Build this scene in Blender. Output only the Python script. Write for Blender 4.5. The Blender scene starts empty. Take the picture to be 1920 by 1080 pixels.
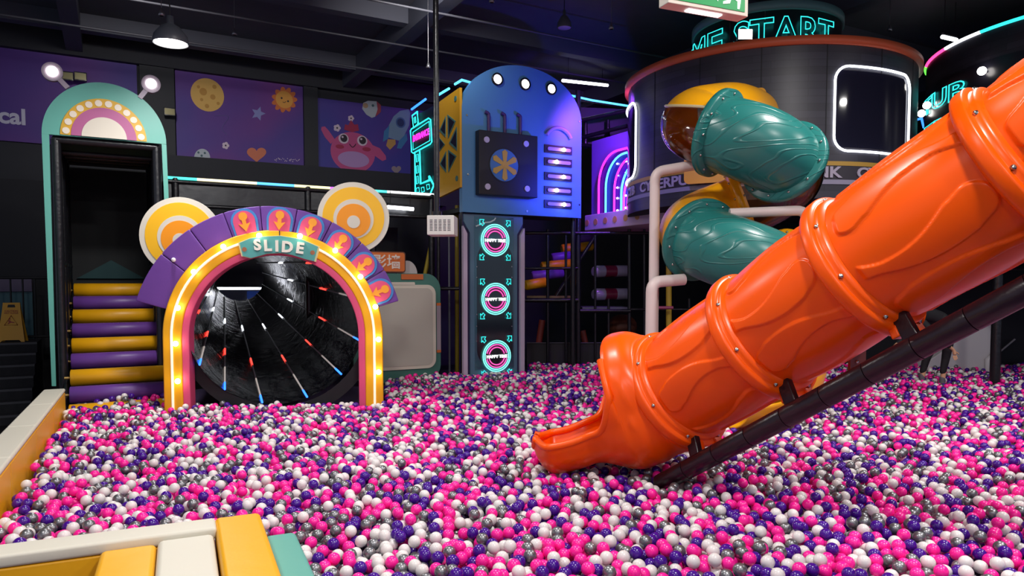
import bpy, math, random
import numpy as np
from mathutils import Vector, Matrix
random.seed(7); rng = np.random.default_rng(7)
S = bpy.context.scene
COL = S.collection
# ------------------------------------------------------------------ camera
F, HZ, PITCH = 1350.0, 533.0, math.radians(3.0)
PY = HZ + F*math.tan(PITCH)
CAMZ = 2.2
cam_d = bpy.data.cameras.new('camera'); cam = bpy.data.objects.new('camera', cam_d); COL.objects.link(cam)
cam_d.sensor_width = 36; cam_d.lens = F/1920*36; cam_d.shift_y = (PY-540)/1920
cam_d.clip_start = .05; cam_d.clip_end = 200
cam.location = (0, 0, CAMZ); cam.rotation_euler = (math.pi/2-PITCH, 0, 0)
S.camera = cam
# ------------------------------------------------------------------ world + view
w = bpy.data.worlds.new('world'); S.world = w; w.use_nodes = True
w.node_tree.nodes['Background'].inputs[0].default_value = (.30, .33, .45, 1)
w.node_tree.nodes['Background'].inputs[1].default_value = .95
S.view_settings.view_transform = 'Standard'; S.view_settings.look = 'None'
S.view_settings.gamma = 1; S.view_settings.exposure = 0.0; S.view_settings.use_curve_mapping = False
# ------------------------------------------------------------------ lamps out of frame (high bays of the hall, plus fills added for the murals)
def area(loc, size, watt, col=(1, 1, 1), aim=None, spread=None):
    d = bpy.data.lights.new('hall_or_fill_lamp', 'AREA'); d.shape = 'DISK'; d.size = size; d.energy = watt; d.color = col
    if spread: d.spread = math.radians(spread)
    o = bpy.data.objects.new('hall_or_fill_lamp', d); COL.objects.link(o); o.location = loc
    if aim is not None:
        o.rotation_euler = (Vector(aim)-Vector(loc)).to_track_quat('-Z', 'Y').to_euler()
    return o
for x, y, e in ((-3.2, 2.4, 115), (1.6, 2.2, 190), (5.8, 3.2, 190), (-.8, 6.2, 140), (4.2, 7.2, 150), (8.6, 7.0, 150), (-1, -2, 130), (4, -2, 130)):
    area((x, y, 6.2), .42, e, (1, .97, .94))
def spot(loc, aim, watt, col, ang=60, r=.08):
    d = bpy.data.lights.new('colour_flood', 'SPOT'); d.energy = watt; d.color = col; d.spot_size = math.radians(ang); d.spot_blend = .7; d.shadow_soft_size = r
    o = bpy.data.objects.new('colour_flood', d); COL.objects.link(o); o.location = loc
    o.rotation_euler = (Vector(aim)-Vector(loc)).to_track_quat('-Z', 'Y').to_euler()
spot((1.95, 12.9, 4.0), (1.2, 14.1, 4.5), 210, (.03, .05, 1), 120)
spot((2.1, 13.2, 5.6), (1.7, 15.4, 4.7), 420, (.40, .08, 1), 110)
for q3, a3 in (((-5.6, 10.6, 6.95), (-7.5, 16, 5.2)), ((-1.2, 11.4, 6.95), (-2.6, 18.5, 5.0))): area(q3, .5, 26, (1, .97, .95), a3, 95)  # unseen lamps above the view, added to brighten the murals
spot((1.2, 10.0, 5.6), (2.6, 12.6, 3.9), 130, (.25, .15, 1), 70)
# ------------------------------------------------------------------ geometry helpers
cosP, sinP = math.cos(PITCH), math.sin(PITCH)
CAM = Vector((0, 0, CAMZ))
def ray(px, py):
    cx, cy = (px-960)/F, (py-PY)/F
    return Vector((cx, cosP-cy*sinP, -sinP-cy*cosP))
def at(px, py, Y):
    d = ray(px, py); return CAM+d*(Y/d.y)
def ground(px, py, z):
    d = ray(px, py); return CAM+d*((z-CAMZ)/d.z)
class Fr:
    """an upright frame: x along ux, y away, z up"""
    def __init__(s, o, ux):
        s.o = Vector(o); ux = Vector((ux[0], ux[1], 0)).normalized(); s.ux = ux
        s.uy = Vector((-ux.y, ux.x, 0)); s.M = Matrix(((ux.x, s.uy.x, 0, s.o.x), (ux.y, s.uy.y, 0, s.o.y), (0, 0, 1, s.o.z), (0, 0, 0, 1)))
    def px(s, px, py, dy=0):
        d = ray(px, py); n = s.uy; t = ((s.o+n*dy-CAM).dot(n))/d.dot(n)
        p = CAM+d*t-s.o
        return (p.dot(s.ux), p.z)
    def x(s, px, py=HZ, dy=0): return s.px(px, py, dy)[0]
    def pts(s, L, dy=0): return [s.px(a, b, dy) for a, b in L]
    def w(s, x, y, z): return s.M @ Vector((x, y, z))
U = (0.875, 0.484)
def fr(p, ux): return Fr((p[0], p[1], 0), ux)
def lin(h):
    h = h.lstrip('#'); c = [int(h[i:i+2], 16)/255 for i in (0, 2, 4)]
    return [(x/12.92 if x <= .04045 else ((x+.055)/1.055)**2.4) for x in c]+[1]
MATS = {}
def mat(name, hexc, rough=.5, metal=0, emit=0, bump=0, bscale=40, coat=0, sss=0, var=0, vscale=3, ecol=None):
    if name in MATS: return MATS[name]
    m = bpy.data.materials.new(name); m.use_nodes = True; nt = m.node_tree; b = nt.nodes['Principled BSDF']
    b.inputs['Base Color'].default_value = lin(hexc); b.inputs['Roughness'].default_value = rough; b.inputs['Metallic'].default_value = metal
    if coat: b.inputs['Coat Weight'].default_value = coat; b.inputs['Coat Roughness'].default_value = .08
    if sss: b.inputs['Subsurface Weight'].default_value = sss; b.inputs['Subsurface Radius'].default_value = (.01, .01, .01)
    if emit:
        b.inputs['Emission Color'].default_value = lin(ecol or hexc); b.inputs['Emission Strength'].default_value = emit
    tc = nt.nodes.new('ShaderNodeTexCoord')
    if var:
        n = nt.nodes.new('ShaderNodeTexNoise'); n.inputs['Scale'].default_value = vscale; n.inputs['Detail'].default_value = 5
        nt.links.new(tc.outputs['Object'], n.inputs['Vector'])
        mx = nt.nodes.new('ShaderNodeMix'); mx.data_type = 'RGBA'
        c = lin(hexc); mx.inputs[6].default_value = [v*(1-var) for v in c[:3]]+[1]; mx.inputs[7].default_value = [min(1, v*(1+var)) for v in c[:3]]+[1]
        nt.links.new(n.outputs[0], mx.inputs[0]); nt.links.new(mx.outputs[2], b.inputs['Base Color'])
    if bump:
        n = nt.nodes.new('ShaderNodeTexNoise'); n.inputs['Scale'].default_value = bscale; n.inputs['Detail'].default_value = 4
        nt.links.new(tc.outputs['Object'], n.inputs['Vector'])
        bp = nt.nodes.new('ShaderNodeBump'); bp.inputs['Strength'].default_value = bump; bp.inputs['Distance'].default_value = .02
        nt.links.new(n.outputs[0], bp.inputs['Height']); nt.links.new(bp.outputs[0], b.inputs['Normal'])
    MATS[name] = m; return m
def clear_mat(name, tint='ffffff', gloss=.12):
    m = bpy.data.materials.new(name); m.use_nodes = True; nt = m.node_tree; nt.nodes.clear()
    o = nt.nodes.new('ShaderNodeOutputMaterial'); mx = nt.nodes.new('ShaderNodeMixShader'); t = nt.nodes.new('ShaderNodeBsdfTransparent'); g = nt.nodes.new('ShaderNodeBsdfGlossy')
    lw = nt.nodes.new('ShaderNodeLayerWeight'); lw.inputs[0].default_value = gloss+.2
    ad = nt.nodes.new('ShaderNodeMath'); ad.operation = 'ADD'; ad.inputs[1].default_value = gloss*.4
    t.inputs[0].default_value = lin(tint); g.inputs['Roughness'].default_value = .08
    nt.links.new(lw.outputs['Fresnel'], ad.inputs[0]); nt.links.new(ad.outputs[0], mx.inputs[0]); nt.links.new(t.outputs[0], mx.inputs[1]); nt.links.new(g.outputs[0], mx.inputs[2]); nt.links.new(mx.outputs[0], o.inputs[0])
    MATS[name] = m; return m
# text meshes from the built-in font: list of (x, y, z) and faces, fitted to a width / height
def text_mesh(s, height=None, width=None, outline=0, depth=.01, bold=0, xalign='CENTER', fit=None, shear=0):
    cu = bpy.data.curves.new('lettering', 'FONT'); cu.body = s; cu.size = 1; cu.align_x = 'LEFT'; cu.resolution_u = 3
    cu.offset = bold; cu.shear = shear
    if outline: cu.fill_mode = 'NONE'; cu.bevel_depth = outline*.72/(height or .5); cu.bevel_resolution = 0; cu.extrude = 0
    else: cu.extrude = .01
    ob = bpy.data.objects.new('lettering', cu); me = ob.to_mesh()
    v = np.empty(len(me.vertices)*3); me.vertices.foreach_get('co', v); v = v.reshape(-1, 3).copy()
    f = [tuple(p.vertices) for p in me.polygons]
    ob.to_mesh_clear(); bpy.data.objects.remove(ob); bpy.data.curves.remove(cu)
    mn, mxx = v.min(0), v.max(0)
    k = height/(mxx[1]-mn[1]) if height else width/(mxx[0]-mn[0])
    kx = (width/(mxx[0]-mn[0])) if (width and (fit or not height)) else k
    v[:, 1] = (v[:, 1]-mn[1])*k
    v[:, 0] = (v[:, 0]-(mn[0]+mxx[0])/2)*kx if xalign == 'CENTER' else (v[:, 0]-mn[0])*kx
    v[:, 2] = v[:, 2]/max(1e-9, mxx[2])*(outline if outline else depth/2)
    return v, f
class MB:
    def __init__(s, fr=None): s.v = []; s.f = []; s.mi = []; s.sm = []; s.M = fr.M if isinstance(fr, Fr) else fr
    def add(s, vs, fs, mi=0, smooth=False):
        b = len(s.v)
        if s.M is not None: vs = [s.M @ Vector(p) for p in vs]
        s.v += [tuple(p) for p in vs]; s.f += [tuple(i+b for i in f) for f in fs]; s.mi += [mi]*len(fs); s.sm += [smooth]*len(fs)
        return s
    def box(s, x0, x1, y0, y1, z0, z1, mi=0):
        return s.add([(x, y, z) for z in (z0, z1) for y in (y0, y1) for x in (x0, x1)], [(0, 2, 3, 1), (4, 5, 7, 6), (0, 1, 5, 4), (2, 6, 7, 3), (0, 4, 6, 2), (1, 3, 7, 5)], mi)
    def prism(s, P, y0, y1, mi=0):
        n = len(P); A = sum(P[i][0]*P[(i+1) % n][1]-P[(i+1) % n][0]*P[i][1] for i in range(n))
        if A < 0: P = P[::-1]
        vs = [(x, y0, z) for x, z in P]+[(x, y1, z) for x, z in P]
        return s.add(vs, [tuple(range(n)), tuple(range(2*n-1, n-1, -1))]+[(i, i+n, (i+1) % n+n, (i+1) % n) for i in range(n)], mi)
    def disc(s, cx, cz, r, y0, y1, mi=0, n=40, rz=None):
        return s.prism([(cx+r*math.cos(2*math.pi*i/n), cz+(rz or r)*math.sin(2*math.pi*i/n)) for i in range(n)], y0, y1, mi)
    def arc(s, cx, cz, r0, r1, a0, a1, y0, y1, mi=0, n=32):
        a0, a1 = math.radians(a0), math.radians(a1); vs = []; fs = []
        full = abs(abs(a1-a0)-2*math.pi) < 1e-6
        for i in range(n+1):
            a = a0+(a1-a0)*i/n
            for r, y in ((r0, y0), (r1, y0), (r1, y1), (r0, y1)): vs.append((cx+r*math.cos(a), y, cz+r*math.sin(a)))
        for i in range(n):
            for k in range(4): fs.append((i*4+k, i*4+(k+1) % 4, i*4+4+(k+1) % 4, i*4+4+k))
        if not full: fs += [(3, 2, 1, 0), (n*4, n*4+1, n*4+2, n*4+3)]
        return s.add(vs, fs, mi)
    def tube(s, P, r, n=12, closed=False, mi=0, up=(0, 0, 1)):
        P = [Vector(p) for p in P]; m = len(P); vs = []; fs = []; R = r if hasattr(r, '__len__') else [r]*m; pn = None
        for i, p in enumerate(P):
            if closed: t = P[(i+1) % m]-P[i-1]
            else: t = P[min(i+1, m-1)]-P[max(i-1, 0)]
            t = t.normalized() if t.length > 1e-9 else Vector((0, 0, 1))
            if pn is None:
                a = Vector(up) if abs(t.dot(Vector(up))) < .95 else Vector((1, .13, 0)); pn = (a-t*a.dot(t)).normalized()
            else:
                q = pn-t*pn.dot(t); pn = q.normalized() if q.length > 1e-6 else pn
            b = t.cross(pn)
            k = R[i]
            if not closed and 0 < i < m-1:
                c = (P[i]-P[i-1]).normalized().dot((P[i+1]-P[i]).normalized()); k = k/max(.6, math.sqrt(max(.05, (1+c)/2)))
            for j in range(n):
                a = 2*math.pi*j/n; vs.append(p+pn*(k*math.cos(a))+b*(k*math.sin(a)))
        for i in range(m if closed else m-1):
            for j in range(n):
                i2 = (i+1) % m; fs.append((i*n+j, i2*n+j, i2*n+(j+1) % n, i*n+(j+1) % n)[::-1])
        s.add(vs, fs, mi, True)
        if not closed: s.add(vs[:n], [tuple(range(n))], mi); s.add(vs[-n:], [tuple(range(n-1, -1, -1))], mi)
        return s
    def lathe(s, prof, o=(0, 0, 0), axis=(0, 0, 1), n=48, mi=0, smooth=True, a0=0, a1=360):
        o = Vector(o); ax = Vector(axis).normalized(); q = Vector((1, 0, 0)) if abs(ax.x) < .8 else Vector((0, 1, 0)); e1 = (q-ax*q.dot(ax)).normalized(); e2 = ax.cross(e1)
        vs = []; m = len(prof); fs = []; full = abs(a1-a0-360) < 1e-6; nn = n if full else n+1
        for i in range(nn):
            a = math.radians(a0+(a1-a0)*i/n)
            for h, r in prof: vs.append(o+ax*h+(e1*math.cos(a)+e2*math.sin(a))*r)
        for i in range(n):
            i2 = (i+1) % nn
            for j in range(m-1): fs.append((i*m+j, i2*m+j, i2*m+j+1, i*m+j+1))
        return s.add(vs, fs, mi, smooth)
    def ball(s, c, r, n=12, mi=0, sz=1):
        m = n//2; vs = [(c[0], c[1], c[2]-r*sz)]; fs = []
        for i in range(1, m):
            p = math.pi*i/m
            for j in range(n): a = 2*math.pi*j/n; vs.append((c[0]+r*math.sin(p)*math.cos(a), c[1]+r*math.sin(p)*math.sin(a), c[2]-r*sz*math.cos(p)))
        vs.append((c[0], c[1], c[2]+r*sz)); L = len(vs)-1
        for j in range(n):
            fs.append((0, 1+(j+1) % n, 1+j)); fs.append((L, L-n+j, L-n+(j+1) % n))
            for i in range(m-2): a = 1+i*n; fs.append((a+j, a+(j+1) % n, a+n+(j+1) % n, a+n+j))
        return s.add(vs, fs, mi, True)
    def text(s, t, x, z, y=0, mi=0, **k):
        """upright lettering facing -y of the frame; z is its bottom line"""
        v, f = text_mesh(t, **k)
        return s.add([(x+a, y-c, z+b) for a, b, c in v], f, mi, bool(k.get('outline')))
    def build(s, name, mats, parent=None, bevel=0, bseg=2, uv=None, solid=0, sub=0, **props):
        v = np.array(s.v, dtype=np.float64)
        c = Vector(((v[:, 0].min()+v[:, 0].max())/2, (v[:, 1].min()+v[:, 1].max())/2, v[:, 2].min()))
        me = bpy.data.meshes.new(name); me.from_pydata([tuple(p) for p in (v-np.array(c))], [], s.f)
        if not isinstance(mats, (list, tuple)): mats = [mats]
        for m in mats: me.materials.append(m)
        me.polygons.foreach_set('material_index', s.mi); me.polygons.foreach_set('use_smooth', s.sm)
        if uv:
            L = me.uv_layers.new(name='uv')
            for l in me.loops: L.data[l.index].uv = uv(s.v[l.vertex_index])
        me.update()
        o = bpy.data.objects.new(name, me); COL.objects.link(o); place(o, c, parent)
        if solid: m = o.modifiers.new('s', 'SOLIDIFY'); m.thickness = solid
        if bevel: m = o.modifiers.new('b', 'BEVEL'); m.width = bevel; m.segments = bseg; m.limit_method = 'ANGLE'; m.angle_limit = math.radians(40)
        if bevel:
            for p in me.polygons: p.use_smooth = True
            m = o.modifiers.new('w', 'WEIGHTED_NORMAL'); m.keep_sharp = False
        if sub: m = o.modifiers.new('u', 'SUBSURF'); m.levels = sub; m.render_levels = sub
        for k, x in props.items(): o[k] = x
        return o
WL = {}
def place(o, c, parent=None):
    WL[o.name] = Vector(c)
    if parent: o.parent = parent; o.location = Vector(c)-WL[parent.name]
    else: o.location = c
def thing(name, label, cat, loc, group=None):
    o = bpy.data.objects.new(name, None); COL.objects.link(o); o.empty_display_size = .1; place(o, loc); o['label'] = label; o['category'] = cat
    if group: o['group'] = group
    return o
def tag(o, label, cat, group=None, kind=None):
    if label: o['label'] = label; o['category'] = cat
    if group: o['group'] = group
    if kind: o['kind'] = kind
    return o
def struct(o): o['kind'] = 'structure'; return o
def rrect(x0, x1, z0, z1, r, n=6):
    P = []
    for cx, cz, a in ((x1-r, z1-r, 0), (x0+r, z1-r, 90), (x0+r, z0+r, 180), (x1-r, z0+r, 270)):
        for i in range(n+1): t = math.radians(a+90*i/n); P.append((cx+r*math.cos(t), cz+r*math.sin(t)))
    return P
def up3(P, y): return [(x, y, z) for x, z in P]
def spline(P, n=10, closed=False):
    P = [Vector(p) for p in P]; m = len(P); R = []
    for i in range(m if closed else m-1):
        if closed: a, b, c, d = P[i-1], P[i], P[(i+1) % m], P[(i+2) % m]
        else: a, b, c, d = P[max(i-1, 0)], P[i], P[i+1], P[min(i+2, m-1)]
        for k in range(n): t = k/n; R.append(.5*((2*b)+(c-a)*t+(2*a-5*b+4*c-d)*t*t+(3*b-a-3*c+d)*t**3))
    if not closed: R.append(P[-1])
    return R
# ------------------------------------------------------------------ materials
black = mat('black_vinyl', '18181c', .28, bump=.25, bscale=14)
blackm = mat('black_matte', '131318', .6)
darkgrey = mat('charcoal', '26282c', .7, var=.2)
teal = mat('teal_paint', '5fae9f', .45)
yellow = mat('yellow_vinyl', 'ecaa0c', .42, bump=.12, bscale=9)
purple = mat('purple_vinyl', '6b3f96', .42, bump=.10, bscale=9)
white = mat('cream_vinyl', 'd4cfc0', .5, bump=.08, bscale=9)
pink = mat('pink_paint', 'd94f7a', .45)
chrome = mat('steel', 'b8b8b4', .25, 1)
def glow(name, hexc, e): return mat(name, hexc, .5, emit=e)
g_white = glow('white_light', 'fff8f0', 9); g_bulb = glow('warm_bulb', 'fff0c8', 14); g_tube = glow('white_tube', 'f4f6ff', 7)
g_cyan = glow('cyan_neon', '30dcd8', 1.7); g_pink = glow('pink_neon', 'ff30c8', 1.8); g_neonw = glow('white_neon', 'f2f6ff', 3)
g_blue = glow('blue_neon', '2a6cff', 3.5); g_red = glow('red_neon', 'ff3a30', 3); g_mag = glow('magenta_neon', 'd83cff', 2.6); g_lblue = glow('pale_blue_neon', '58c8ff', 1.9)
SURF = .60          # level of the balls
# ================================================================== ROOM
wallF = fr(at(450, HZ, 17.0), U)
def WX(px, py=HZ): return wallF.x(px, py)
b = MB(); b.box(-16, 34, -6, 42, -.1, 0); struct(b.build('floor', mat('black_floor', '17171a', .45, var=.2)))
b = MB(); b.box(-16, 34, -6, 42, 7.5, 7.6); struct(b.build('ceiling', mat('black_ceiling', '4e4f5a', .8, var=.15)))
b = MB(wallF); b.box(-12, 40, 0, .15, 0, 7.5); struct(b.build('wall_back', mat('dark_wall', '26272e', .7, var=.15)))
wr = Fr(wallF.w(32, 0, 0), (-.484, .875)); b = MB(wr); b.box(-34, 1, -.15, 0, 0, 7.5); struct(b.build('wall_right', MATS['dark_wall']))
# ceiling beams (trim): along U and along N
k = 1
for yy in (-1.2, -4.6, -8.0, -11.5):
    b = MB(wallF); b.box(-10, 34, yy-.12, yy+.12, 7.18, 7.5); struct(b.build('trim_%d' % k, mat('beam_paint', '4a4c58', .6))); k += 1
for xx in (-3.2, 2.6, 9.0, 15.5, 22):
    b = MB(wallF); b.box(xx-.15, xx+.15, -19, 0, 7.05, 7.5); struct(b.build('trim_%d' % k, MATS['beam_paint'])); k += 1
for yy, zz, r in ((-2.6, 6.85, .022), (-6.2, 6.9, .02), (-4.15, 6.95, .02)):
    b = MB(wallF); b.tube([(-9, yy, zz), (29, yy, zz)], r, 8); tag(b.build('sprinkler_pipe', mat('pipe_paint', '4a4a52', .5)), 'thin dark sprinkler pipe run under the black ceiling, %s' % {-2.6: 'nearest the mural wall', -4.15: 'middle run of three', -6.2: 'run farthest from the mural wall'}[yy], 'pipe', 'sprinkler pipes')
# columns against the mural wall
for n, (a, c) in enumerate(((264, 328), (568, 594))):
    b = MB(wallF); b.box(WX(a, 250), WX(c, 250), -.14, 0, 0, 7.3); struct(b.build('trim_%d' % k, mat('post_paint', '1f2128', .6))); k += 1
b = MB(wallF); b.box(WX(-200), WX(830), -.25, 0, 4.28, wallF.px(400, 300)[1]); struct(b.build('trim_%d' % k, MATS['dark_wall'])); k += 1
b = MB(wallF); b.box(WX(-200), WX(830), -.2, 0, wallF.px(400, 142)[1], 7.5); struct(b.build('trim_%d' % k, MATS['dark_wall'])); k += 1
# ------------------------------------------------------------------ murals
def mural_mat(name, a, c):
    m = bpy.data.materials.new(name); m.use_nodes = True; nt = m.node_tree; p = nt.nodes['Principled BSDF']; p.inputs['Roughness'].default_value = .55
    tc = nt.nodes.new('ShaderNodeTexCoord'); n = nt.nodes.new('ShaderNodeTexNoise'); n.inputs['Scale'].default_value = .55; n.inputs['Detail'].default_value = 1
    r = nt.nodes.new('ShaderNodeValToRGB'); r.color_ramp.elements[0].position = .38; r.color_ramp.elements[1].position = .66
    r.color_ramp.elements[0].color = lin(a); r.color_ramp.elements[1].color = lin(c)
    nt.links.new(tc.outputs['Object'], n.inputs['Vector']); nt.links.new(n.outputs[0], r.inputs[0]); nt.links.new(r.outputs[0], p.inputs['Base Color'])
    return m
mp1 = mural_mat('mural_violet', '47308c', '6a3090'); mp2 = mural_mat('mural_plum', '4c3490', '7c3088'); mp3 = mural_mat('mural_indigo', '3c3898', '603494')
YM = -.05
def wp(px, py): return wallF.px(px, py, YM)
def mural(label, corners, m):
    x0 = wp(corners[0], corners[4])[0]; x1 = wp(corners[1], corners[4])[0]
    b = MB(wallF); z0, z1 = wp(corners[0], corners[3])[1], wp(corners[0], corners[2])[1]
    b.box(x0, x1, YM, 0, z0, z1); o = b.build('wall_mural', m); tag(o, label, 'mural', 'space murals'); return o
def flat(px, py): return wp(px, py)
m1 = mural('violet mural with large white lettering beside the teal tower', (-140, 258, 68, 252, 200), mp1)
b = MB(wallF); tx, tz = wp(-3, 231); tx2, _ = wp(48, 231)
b.text('cal', (tx+tx2)/2, tz, YM-.008, width=tx2-tx, bold=.03); b.build('lettering', mat('mural_white', 'd8d4e8', .6), m1, label='white printed lettering')
m2 = mural('plum mural with yellow moon, smiling sun flower and silver star', (330, 569, 131, 297, 220), mp2)
m3 = mural('indigo mural with rocket and smiling pink round creature', (592, 800, 183, 322, 250), mp3)
Y1 = YM-.006
def ell(b, cx, cy, rx, ry, mi=0, d=0, n=36):
    x, z = wp(cx, cy); xa, _ = wp(cx+rx, cy); _, zb = wp(cx, cy-ry)
    b.disc(x, z, abs(xa-x), Y1-d, YM, mi, n, rz=abs(zb-z)); return b
def shape(b, P, mi=0, d=0): b.prism([wp(*p) for p in P], Y1-d, YM, mi); return b
def pxs(cx, cy, f, n=40): return [(cx+f(2*math.pi*i/n)*math.cos(2*math.pi*i/n), cy-f(2*math.pi*i/n)*math.sin(2*math.pi*i/n)) for i in range(n)]
art = lambda n, h: mat('print_'+n, h, .6)
b = MB(wallF); ell(b, 389, 178, 31, 31)
for x, y, r in ((381, 172, 7), (399, 182, 5), (372, 163, 3), (402, 163, 4), (378, 187, 3), (388, 199, 4), (409, 194, 3)): ell(b, x, y, r, r, 1, .003, 16)
b.build('moon', [art('moon', 'e8b860'), art('crater', 'c8923e')], m2)
b = MB(wallF); shape(b, pxs(533, 187, lambda a: 20+3.2*abs(math.cos(5.5*a))*2-2, 66)); ell(b, 533, 187, 16, 16, 1, .003); ell(b, 528, 184, 1.8, 1.8, 2, .005, 12); ell(b, 540, 190, 1.8, 1.8, 2, .005, 12)
b.M = wallF.M; b.tube([(*((lambda q: (q[0], Y1-.006, q[1]))(wp(530+i, 191+1.6*math.sin(i*.6)))),) for i in range(0, 7)], .006, 5, mi=2)
b.build('sun_flower', [art('orange', 'e07838'), art('sun', 'f0a848'), art('dark', '2c2030')], m2)
b = MB(wallF); shape(b, pxs(484, 213, lambda a: 14 if round(a/(math.pi/5)) % 2 == 0 else 6.5, 10)); b.build('star', art('silver', '8c90c8'), m2)
b = MB(wallF); shape(b, [(481+14.5*math.sin(t)**3*1.25, 289-(13*math.cos(t)-5*math.cos(2*t)-2*math.cos(3*t)-math.cos(4*t))) for t in [2*math.pi*i/40 for i in range(40)]]); b.build('heart', art('salmon', 'd87a58'), m2)
b = MB(wallF); shape(b, [(379-15*math.cos(math.pi*i/20), 296-17*math.sin(math.pi*i/20)) for i in range(21)])
for x, y in ((372, 286), (384, 287), (378, 292)): ell(b, x, y, 2.2, 2.2, 1, .003, 10)
b.build('spotted_dome', [art('pale', 'b8c0c8'), art('speckle', '4c6870')], m2)
def flower(px, py, r, par):
    b = MB(wallF)
    for i in range(5): a = i*1.2566; ell(b, px+r*.55*math.cos(a), py+r*.55*math.sin(a), r*.45, r*.45, 0, .001*i, 10)
    ell(b, px, py, r*.25, r*.25, 1, .008, 8); b.build('flower', [art('petal', 'dcc8d8'), art('dark', '2c2030')], par)
flower(423, 273, 7, m2)
b = MB(wallF); b.tube(spline([(wp(x, y)[0], Y1, wp(x, y)[1]) for x, y in ((402, 217), (428, 219), (416, 240), (426, 253))], 6), .006, 5); b.build('trail', art('trail', '7468a8'), m2)
b = MB(wallF)
for i in range(36): ell(b, random.uniform(515, 568), random.uniform(298, 304)-abs(random.gauss(0, 2)), .8, .8, 0, 0, 6)
b.build('stardust', art('petal', 'dcc8d8'), m2, kind='stuff')
# pink creature
b = MB(wallF); ell(b, 662, 286, 41, 38, 0, 0); b.build('creature_body', art('creature', 'c85088'), m3)
b = MB(wallF); ell(b, 663, 299, 29, 15, 0, .004); b.build('creature_belly', art('belly', 'b890c8'), m3)
for P in ([(620, 270), (609, 257), (602, 243), (603, 238), (609, 237), (617, 246), (628, 262)], [(698, 272), (712, 278), (723, 292), (724, 299), (717, 302), (708, 296), (700, 290)]):
    b = MB(wallF); shape(b, P, 0, .002); b.build('creature_arm', art('creature', 'c85088'), m3)
b = MB(wallF); shape(b, [(645, 243), (647, 233), (653, 235), (658, 225), (664, 234), (671, 233), (673, 245), (660, 248)], 0, .004); b.build('creature_hat', art('hat', 'a82850'), m3)
for x, y in ((644, 260), (679, 264)):
    b = MB(wallF); ell(b, x, y, 9.5, 9.5, 0, .006); ell(b, x+.5, y-.5, 6.5, 7, 1, .008); ell(b, x-2, y-3, 2, 2, 0, .010, 10); b.build('creature_eye', [art('petal', 'dcc8d8'), art('dark', '2c2030')], m3)
b = MB(wallF); b.tube([(wp(655+i, 270)[0], Y1-.008, wp(655+i, 270+6*math.sin(math.pi*i/12))[1]) for i in range(13)], .010, 5); b.build('creature_mouth', art('dark', '2c2030'), m3)
for x, y in ((637, 275), (687, 280)): b = MB(wallF); ell(b, x, y, 8, 4, 0, .006, 16); b.build('creature_cheek', art('hat', 'a82850'), m3)
flower(632, 240, 7, m3); flower(658, 222, 6, m3)
b = MB(wallF); shape(b, [(728, 258), (729, 235), (738, 218), (750, 208), (766, 205), (769, 212), (767, 235), (757, 256), (748, 264)]); ell(b, 751, 230, 9, 10, 1, .003); ell(b, 751, 230, 6.5, 7.5, 2, .005)
shape(b, [(730, 235), (720, 246), (718, 266), (728, 260)], 3, .002); shape(b, [(762, 250), (764, 262), (752, 279), (744, 278), (748, 264)], 3, .002); shape(b, [(727, 261), (724, 273), (731, 281), (742, 270), (741, 262)], 4, .001)
b.build('rocket', [art('rocket', '7c98b8'), art('porthole', '48689c'), art('navy', '263868'), art('fin', '4080b8'), art('flame', 'c89858')], m3)
b = MB(wallF); shape(b, [(697, 221), (687, 215), (679, 204), (681, 193), (690, 189), (706, 190), (708, 206), (703, 219)]); shape(b, [(706, 190), (714, 197), (714, 210), (704, 219), (708, 204)], 1, .003); ell(b, 685, 198, 5, 5, 2, .003, 14); ell(b, 699, 198, 2.5, 2.5, 3, .004, 10)
b.build('hooded_figure_head', [art('pale', 'b8c0c8'), art('red', 'a84050'), art('beak', 'b89878'), art('speckle', '4c6870')], m3)
b = MB(wallF); shape(b, [(743+9*math.sin(t)**3, 318-.55*(13*math.cos(t)-5*math.cos(2*t)-2*math.cos(3*t)-math.cos(4*t))) for t in [2*math.pi*i/30 for i in range(30)]]); b.build('small_heart', art('grey_heart', '94848c'), m3)
# flood lamps on the wall / columns
def flood(px, py, label, lit):
    t = thing('flood_lamp', label, 'lamp', wallF.w(*(lambda q: (q[0], -.3, q[1]-.12))(wallF.px(px, py, -.3))), 'wall flood lamps'); x, z = wallF.px(px, py, -.3)
    b = MB(wallF); b.box(x-.115, x+.115, -.34, -.28, z-.09, z+.09); b.box(x-.03, x+.03, -.28, -.05, z-.02, z+.02); b.build('housing', black, t, bevel=.01)
    b = MB(wallF); b.box(x-.1, x+.1, -.345, -.338, z-.065, z+.065); b.build('glass', mat('flood_glass', 'a8a078', .2, .6), t)
flood(126, 143, 'small square flood lamp, first of the pair over the teal arch', 0); flood(151, 144, 'small square flood lamp, second of the pair over the teal arch, yellowish glass', 0)
flood(318, 210, 'small square flood lamp low on the dark column beside the teal tower', 0)
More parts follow.
